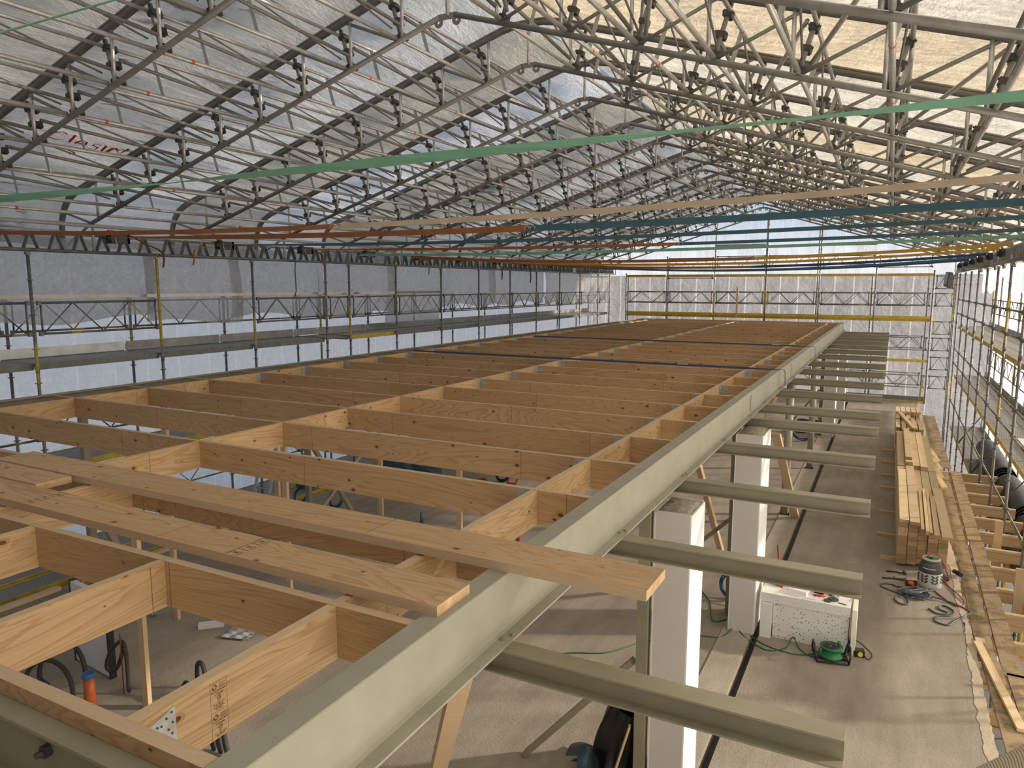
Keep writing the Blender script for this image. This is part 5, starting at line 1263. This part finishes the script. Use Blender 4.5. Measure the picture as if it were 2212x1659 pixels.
r = empty('panel_stack', 'white panel with black edge strips leaning behind the hose arches', 'panel', (-8.05, 4.62, 0), None, -0.1)
MB().box(0, 0.72, 0, 0.06, 0.02, 0.95).build('panel', ['paper'], r); MB().box(0.72, 0.745, -0.005, 0.065, 0, 0.97).build('edge_strip', ['black'], r); MB().box(-0.025, 0, -0.005, 0.065, 0, 0.97).build('edge_strip', ['black'], r)
o = MB().lathe([(0, 0), (0.24, 0), (0.24, 0.03), (0.22, 0.05), (0, 0.05)], (0, 0, 0), 32).build('bucket_cover', ['paper'], None, (-7.5, 3.85, 0)); tag(o, 'round white lid on the floor under the hose arches', 'lid')
o = MB().tube((0, 0, 0), (0, 0, 0.19), 0.035, 14).build('grey_pipe', ['gray_pipe'], None, (-7.34, 10.54, 0)); tag(o, 'short grey pipe standing up from the floor', 'pipe')
o = MB().box(0, 0.30, 0, 0.09, 0, 0.06).build('white_beam_offcut', ['white'], None, (-7.44, 5.78, 0), 0.75); tag(o, 'small white block on the floor in the front opening', 'block')
o = MB().grid(lambda u, v: (0.36*u, 0.30*v, 0.012+0.02*math.sin(u*14+v*5)*math.sin(v*11)+0.012), 14, 12, 0, False).build('foil_sheet', ['galv'], None, (-7.0, 5.75, 0), 0.3)
o.modifiers.new('thickness', 'SOLIDIFY').thickness = 0.004; tag(o, 'crumpled silver foil sheet on the floor', 'foil')
for k, (y0, L) in enumerate(((3.6, 2.1), (6.0, 3.2))):
    o = MB().box(-0.05, 0.05, 0, L, 0, 0.05).build('edge_batten', ['pine_y'], None, (-10.2, y0, 0.0)); tag(o, 'pale batten along the left slab edge, %s one' % ('near' if k == 0 else 'far'), 'batten')
def coil(c, R, n, rr, mat, lab, tilt=0.0, name='cable_coil'):
    m = MB(); pts = []; random.seed(int(R*1000+c[1]*10))
    N_ = 26*n
    for i in range(N_):
        a = 2*math.pi*i/26; q = R*(1+0.10*math.sin(i*0.37)); x, y, z = q*math.cos(a), q*math.sin(a), 0.008+0.05*(i/N_)+0.015*math.sin(i*0.21)
        if tilt: y, z = y*math.cos(tilt)-z*math.sin(tilt), y*math.sin(tilt)+z*math.cos(tilt)+R*1.12
        pts.append((x, y, max(z, rr)))
    o = m.path(pts, rr, 6).build(name, [mat], None, c); return tag(o, lab, 'cable')
coil((-7.70, 10.10, 0), 0.13, 7, 0.009, 'red_cable', 'red cable coil lying at the foot of a timber prop')
coil((-7.75, 13.4, 0), 0.14, 6, 0.009, 'red_cable', 'red cable coil seen under the joists beside the dark tarpaulin')
coil((-9.3, 10.5, 0), 0.15, 6, 0.009, 'blue_cable', 'blue cable coil by the left steel posts', 1.2)
coil((-10.05, 10.35, 0), 0.16, 6, 0.009, 'blue_cable', 'blue cable coil near the ladder foot', 1.0)
coil((-1.68, 9.62+0.25, 0), 0.17, 9, 0.009, 'blue_cable', 'blue cable coil between the two nearest white columns', 1.35)
coil((-1.95, 21.3, 0), 0.28, 9, 0.010, 'blue_cable', 'blue cable coil hung up between the two round posts', 1.2)
coil((-7.35, 13.7, 0), 0.16, 5, 0.016, 'black', 'black hose coil by the red hand truck', 1.3)
o = MB().bar((0, 0, 0.02), (0.18, 0.1, 0.62), 0.04, 0.03).bar((0.2, 0, 0.02), (0.38, 0.1, 0.62), 0.04, 0.03).bar((0.0, 0.0, 0.04), (0.2, 0, 0.04), 0.03, 0.03, (0, 1, 0)).bar((0.17, 0.1, 0.6), (0.37, 0.1, 0.6), 0.03, 0.03, (0, 1, 0)).build('hand_truck_frame', ['red'], None, (-7.15, 13.5, 0)); tag(o, 'red frame standing on the floor beside the black hose coil', 'frame')
o = MB().bar((0, 0, 0.02), (0.05, 0.4, 1.4), 0.05, 0.03).bar((0.35, 0, 0.02), (0.40, 0.4, 1.4), 0.05, 0.03).build('red_stand', ['red'], None, (-4.55, 7.9, 0)); tag(o, 'red stand leaning under the deck near the steel beam', 'stand')
r = empty('cardboard_box', 'white box with dark lettering under the deck, beside the red stand', 'box', (-4.95, 8.2, 0), None, 0.3)
MB().box(0, 0.45, 0, 0.35, 0, 0.5).build('box', ['paper'], r)
# dark tarpaulin heap, ladder, bin bags
def heap(c, rx, ry, h, mat, lab, seed, cat='tarpaulin', name='tarpaulin_heap'):
    random.seed(seed); ph = [random.uniform(0, 6.28) for _ in range(6)]
    def fn(u, v):
        a = 2*math.pi*u; t = v
        k = 1+0.16*math.sin(3*a+ph[0])+0.10*math.sin(7*a+ph[1]+t*3)
        rr = math.cos(t*math.pi/2)**0.6
        return (rx*rr*k*math.cos(a), ry*rr*k*math.sin(a), h*math.sin(t*math.pi/2)*(1+0.14*math.sin(4*a+ph[2]+t*5))*0.95+0.002)
    o = MB().grid(fn, 48, 12).build(name, [mat], None, c); return tag(o, lab, cat)
heap((-9.35, 12.95, 0), 0.75, 0.5, 0.55, 'tarp_blue', 'dark blue tarpaulin heap seen below the third bay of joists', 3)
r = empty('ladder', 'grey ladder standing on the left slab edge', 'ladder', (-10.9, 9.9, 0.05))
for dx, nm in ((0, 0), (0.38, 1)): MB().bar((dx, 0, 0), (dx, 0.55, 2.1), 0.06, 0.03).build('stile', ['galv'], r)
for k in range(6): MB().tube((0, 0.075+0.075*k, 0.28+0.285*k), (0.38, 0.075+0.075*k, 0.28+0.285*k), 0.016, 8).build('rung', ['galv'], r)
o = MB().box(0, 0.4, 0, 0.12, 0, 0.10).build('green_crate', ['green'], None, (-10.95, 11.1, 0.03), 0.2); tag(o, 'green box on the lowest left walkway beside the ladder', 'box')
def bag(c):
    r = empty('rubbish_bag', 'black tarpaulin bag slumped against the nearest steel post', 'bag', c)
    ph = (0.3, 2.0, 4.1)
    def fn(u, v):
        a = 2*math.pi*u; w = (1-0.55*v)*(1+0.16*math.sin(3*a+ph[0]+v*4)+0.09*math.sin(8*a+ph[1]))
        return (0.26*w*math.cos(a)+0.10*v, 0.22*w*math.sin(a)+0.02*math.sin(v*6), 0.62*v+0.03*math.sin(2*a)*v)
    MB().grid(fn, 40, 16).build('sack', ['tarp'], r)
    def fl(u, v): return (-0.10-0.34*u, -0.05+0.22*v-0.06*u, 0.05*(1-u)+0.03*math.sin(u*5+v*4)+0.012)
    f = MB().grid(fl, 10, 8).build('flap', ['gas_dark'], r)
    def fb(u, v): return (-0.24+0.22*u, -0.27+0.10*math.sin(u*4)*v, 0.02+0.22*v+0.02*math.sin(u*9))
    MB().grid(fb, 12, 8).build('blue_liner', ['tarp_blue'], r)
bag((-1.95, 5.72, 0))
o = MB().bar((0, 0, 0), (0.16, 0.05, 0.62), 0.05, 0.015).build('thin_lath', ['pine_z'], None, (-1.98, 5.42, 0.28)); o.location = (-1.88, 5.40, 0.0); tag(o, 'thin wooden lath sticking out of the black bag', 'lath')
# boxes of screws, bottle, buckets, offcuts
r = empty('screw_box', 'green box of screws with orange top on the floor under the plank', 'box', (-3.92, 9.22, 0), None, 0.3)
MB().box(0, 0.16, 0, 0.14, 0, 0.15).build('tub', ['gas_light'], r); MB().box(-0.003, 0.163, -0.003, 0.143, 0.10, 0.155).build('lid', ['green'], r); MB().box(0.04, 0.12, -0.004, 0, 0.02, 0.08).build('label', ['strap_yellow'], r); MB().box(0.02, 0.10, 0.02, 0.1, 0.155, 0.175).build('orange_bag', ['orange'], r)
o = MB().box(0, 0.12, 0, 0.12, 0, 0.12).build('grey_tub', ['gas_dark'], None, (-4.12, 9.30, 0), 0.2); tag(o, 'dark grey tub left of the green screw box', 'box')
r = empty('paint_tin', 'silver tin lying behind the green screw box', 'tin', (-3.62, 9.55, 0.07)); MB().tube((0, 0, 0), (0.16, 0.10, 0), 0.068, 18).build('can', ['galv'], r); MB().box(0.02, 0.06, -0.075, -0.06, -0.03, 0.03).build('label', ['yellow_pl'], r)
o = MB().path([(0, 0, 0.01), (0.1, 0.05, 0.015), (0.2, 0.04, 0.01), (0.22, -0.03, 0.012)], 0.014, 6).build('dark_strap', ['black'], None, (-4.35, 8.95, 0.004)); tag(o, 'black strap end on the floor left of the screw boxes', 'strap')
r = empty('drink_bottle', 'dark drink bottle with a red label beside the far column', 'bottle', (-1.745, 22.0, 0))
MB().lathe([(0.0, 0.0), (0.045, 0.005), (0.048, 0.03), (0.046, 0.13)], (0, 0, 0), 16).build('bottle', ['cola'], r); MB().lathe([(0.047, 0.12), (0.048, 0.20), (0.047, 0.21)], (0, 0, 0), 16).build('label', ['red'], r); MB().lathe([(0.046, 0.21), (0.03, 0.27), (0.015, 0.30), (0.015, 0.33), (0.0, 0.33)], (0, 0, 0), 16).build('neck', ['label'], r)
for k, (x, y) in enumerate(((-2.15, 22.6), (-1.72, 22.9))):
    r = empty('bucket', 'black bucket behind the round posts, %s one' % ('left' if k == 0 else 'right'), 'bucket', (x, y, 0))
    MB().lathe([(0.0, 0.0), (0.15, 0.0), (0.19, 0.30), (0.20, 0.30), (0.20, 0.31), (0.18, 0.31), (0.14, 0.02), (0, 0.02)], (0, 0, 0), 24).build('pail', ['black'], r)
    MB().path([(0.19*math.cos(a), 0.02, 0.30+0.10*math.sin(a)) for a in [j*math.pi/10 for j in range(11)]], 0.004, 5).build('bail', ['galv'], r)
for k in range(6):
    o = MB().box(0, 0.10, 0, 0.45, 0, 0.05).build('timber_offcut', ['pine_y'], None, (-3.0+0.13*(k % 4), 21.6, 0.001+0.051*(k//4)), 0.5); tag(o, 'short timber offcut in the heap behind the second column, %s' % ORD[k], 'offcut', 'timber offcuts behind the second column')
# straps laid over the deck, floodlight, hanging staff, pad
for y, pts, lab in ((12.6, [(-8.92, 0.012), (-5.43, 0.012), (-2.08, 0.012), (-1.60, 0.014), (-1.50, 0.014)], 'navy strap laid across the deck, the nearer one'), (17.85, [(-8.6, 0.012), (-5.43, 0.012), (-2.08, 0.012), (-1.60, 0.014), (-1.50, 0.014)], 'navy strap laid across the deck, the farther one')):
    P = [(x, y-0.05*(x+9)/7, DECK+z) for x, z in pts]+[(-1.47, y-0.09, DECK-0.02), (-1.46, y-0.10, DECK-0.24)]
    o = MB().ribbon(P, [(0, 1, 0.6)]*3+[(0, 1, 0)]*4, 0.05, 0.004).build('deck_strap', ['strap_navy']); tag(o, lab, 'strap', 'navy straps across the deck')
    rt = empty('ratchet', 'steel ratchet of the %s navy strap' % ('nearer' if y < 15 else 'farther'), 'ratchet', (-3.30 if y < 15 else -2.45, y-0.05, DECK+0.02), 'ratchets on the deck')
    MB().box(0, 0.22, -0.04, 0.04, -0.005, 0.006).build('plate', ['galv'], rt); MB().bar((0, 0, 0.02), (0.22, 0.02, 0.10), 0.06, 0.012).build('lever', ['galv'], rt); MB().tube((0.02, -0.05, 0.015), (0.02, 0.05, 0.015), 0.016, 8).build('spool', ['clamp'], rt)
r = empty('floodlight', 'floodlight hanging in the far right corner', 'lamp', (1.655, 29.19, 4.52), None, 0.4)
MB().prism([(-0.05, -0.22), (0.10, -0.30), (0.16, -0.25), (0.12, 0.22), (0.0, 0.25)], -0.12, 0.12, 'y').build('housing', ['clamp'], r); MB().bar((-0.065, 0, -0.18), (-0.02, 0, 0.22), 0.20, 0.006, (1, 0, 0)).build('glass', ['lampglass'], r)
MB().bar((0.13, 0, 0.0), (0.42, 0.0, 0.06), 0.04, 0.03).build('arm', ['clamp'], r)
o = MB().box(-0.035, 0.035, -0.02, 0.02, -0.62, 0.58).build('wooden_staff', ['pine_z'], None, (-5.56, 30.435, 3.66)); tag(o, 'wooden staff hanging upright in front of the far scaffold', 'staff')
# knitted beige cloth roll in the near right corner
m = MB()
ax0, ax1 = Vector((-0.015, 1.095, 3.216)), Vector((0.625, 1.415, 3.656)); d = (ax1-ax0).normalized(); u_ = d.orthogonal().normalized(); w_ = d.cross(u_)
def fn(u, v):
    a = 2*math.pi*v; rr = 0.155*(1+0.03*math.sin(u*9+a*2)+0.02*math.sin(a*3+u*4)); p = ax0.lerp(ax1, u)+u_*(rr*math.cos(a))+w_*(rr*math.sin(a)); return tuple(p)
kn = N('knitted_beige_cloth'); wv = kn.n('TexWave', wave_type='BANDS', bands_direction='X'); wv.inputs['Scale'].default_value = 90.0; wv.inputs['Distortion'].default_value = 1.5
tcn = kn.n('TexCoord'); kn.l(tcn.outputs['Object'], wv.inputs['Vector'])
kn.pbr(kn.mix(wv.outputs[0], (0.58, 0.49, 0.34), (0.66, 0.57, 0.42)), 0.9, 0, kn.bump(wv.outputs[0], 0.6, 0.006), 0.1)
o = m.grid(fn, 24, 28).build('cloth_roll', [kn.m]); tag(o, 'ribbed beige cloth roll in the bottom right corner', 'cloth')

# ------------------------------------------------------------------ printing on the timber
def text_mb(txt, size, bold=False):
    cu = bpy.data.curves.new('t', 'FONT'); cu.body = txt; cu.size = size; cu.align_x = 'CENTER'; cu.resolution_u = 2
    if bold: cu.offset = size*0.025
    ob = bpy.data.objects.new('t', cu); COL.objects.link(ob)
    bpy.context.view_layer.update(); me = bpy.data.meshes.new_from_object(ob.evaluated_get(bpy.context.evaluated_depsgraph_get()))
    vs = [tuple(v.co) for v in me.vertices]; fs = [tuple(p.vertices) for p in me.polygons]
    bpy.data.objects.remove(ob); bpy.data.curves.remove(cu); bpy.data.meshes.remove(me)
    return vs, fs
def stamp(top, n):
    """brown stamp on the side of the blocking: local u along +y, v up"""
    m = MB()
    def put(txt, size, v, u=0.0, bold=False):
        vs, fs = text_mb(txt, size, bold); m.add([(0, u+a, v+b) for a, b, c in vs], fs)
    def line(p, q, w=0.0009): m.bar((0, p[0], p[1]), (0, q[0], q[1]), 0.0002, w, (0, 0, 1) if abs(p[1]-q[1]) < 1e-6 else (0, 1, 0))
    y0 = top; lim = -0.098
    for k in range(n):
        b = y0-0.112
        rows = [('stora', 0.013, -0.018, 0.016, False), ('enso', 0.013, -0.028, 0.016, False), ('LVL by Stora Enso', 0.0088, -0.040, 0.0, True), ('S Grade', 0.0115, -0.051, 0.0, True), ('CE', 0.0165, -0.066, 0.0, True),
                ('0416', 0.0078, -0.074, 0.0, True), ('21', 0.0075, -0.081, 0.0, True), ('0416-CPR-10316', 0.0078, -0.089, 0.0, True), ('EN 14374', 0.0078, -0.0955, 0.0, True), ('Structural LVL', 0.0078, -0.102, 0.0, True), ('EN 300 S', 0.0075, -0.1085, 0.0, True)]
        for t, sz, dv, u, bo in rows:
            if y0+dv > 0.004-0.118: put(t, sz, y0+dv, u, bo)
        cy, cz = -0.018, y0-0.019
        for j in range(14):
            a = 2*math.pi*j/14; m.bar((0, cy+0.006*math.cos(a), cz+0.006*math.sin(a)), (0, cy+0.0115*math.cos(a), cz+0.0115*math.sin(a)), 0.0002, 0.0036, (1, 0, 0))
        for p, q in (((-0.036, y0), (0.036, y0)), ((-0.036, y0), (-0.036, max(b, -0.118))), ((0.036, y0), (0.036, max(b, -0.118)))): line(p, q)
        y0 = b-0.003
    return m
sm_ = stamp(0.098, 2); sm_.build('printed_stamp', ['ink'], stamped, (0.0245, 0.325, 0.120))
def plank_print(par, x, w):
    m = MB(); c = w/3.0
    def ln(p, q, t=0.0025): m.bar((p[0], p[1], 0), (q[0], q[1], 0), t, 0.0004, (0, 0, 1))
    for k in range(3):
        y = k*c
        ln((0, y+0.002), (0, y+c-0.002)); ln((0.0, y+c-0.004), (0.075, y+c-0.004), 0.0035)
        for j in range(7): ln((0.001, y+0.012+j*0.009), (0.007+0.003*(j % 2), y+0.012+j*0.009), 0.0012)
        vs, fs = text_mb('S', 0.034, True); m.add([(0.034-b+0.012, y+c*0.45+a, 0.0002) for a, b, cc in vs], fs)
        for j in range(4): ln((0.052+0.004*(j % 2), y+0.014+j*0.013), (0.062+0.004*(j % 3), y+0.020+j*0.013), 0.0022)
        ln((0.075, y+0.008), (0.075, y+c*0.55), 0.0018)
    m.build('printed_marks', ['inkblack'], par, (x, 0, 0.0474))
plank_print(p1, 8.2-2.87, 0.26); plank_print(p1, 8.2-4.67, 0.26)
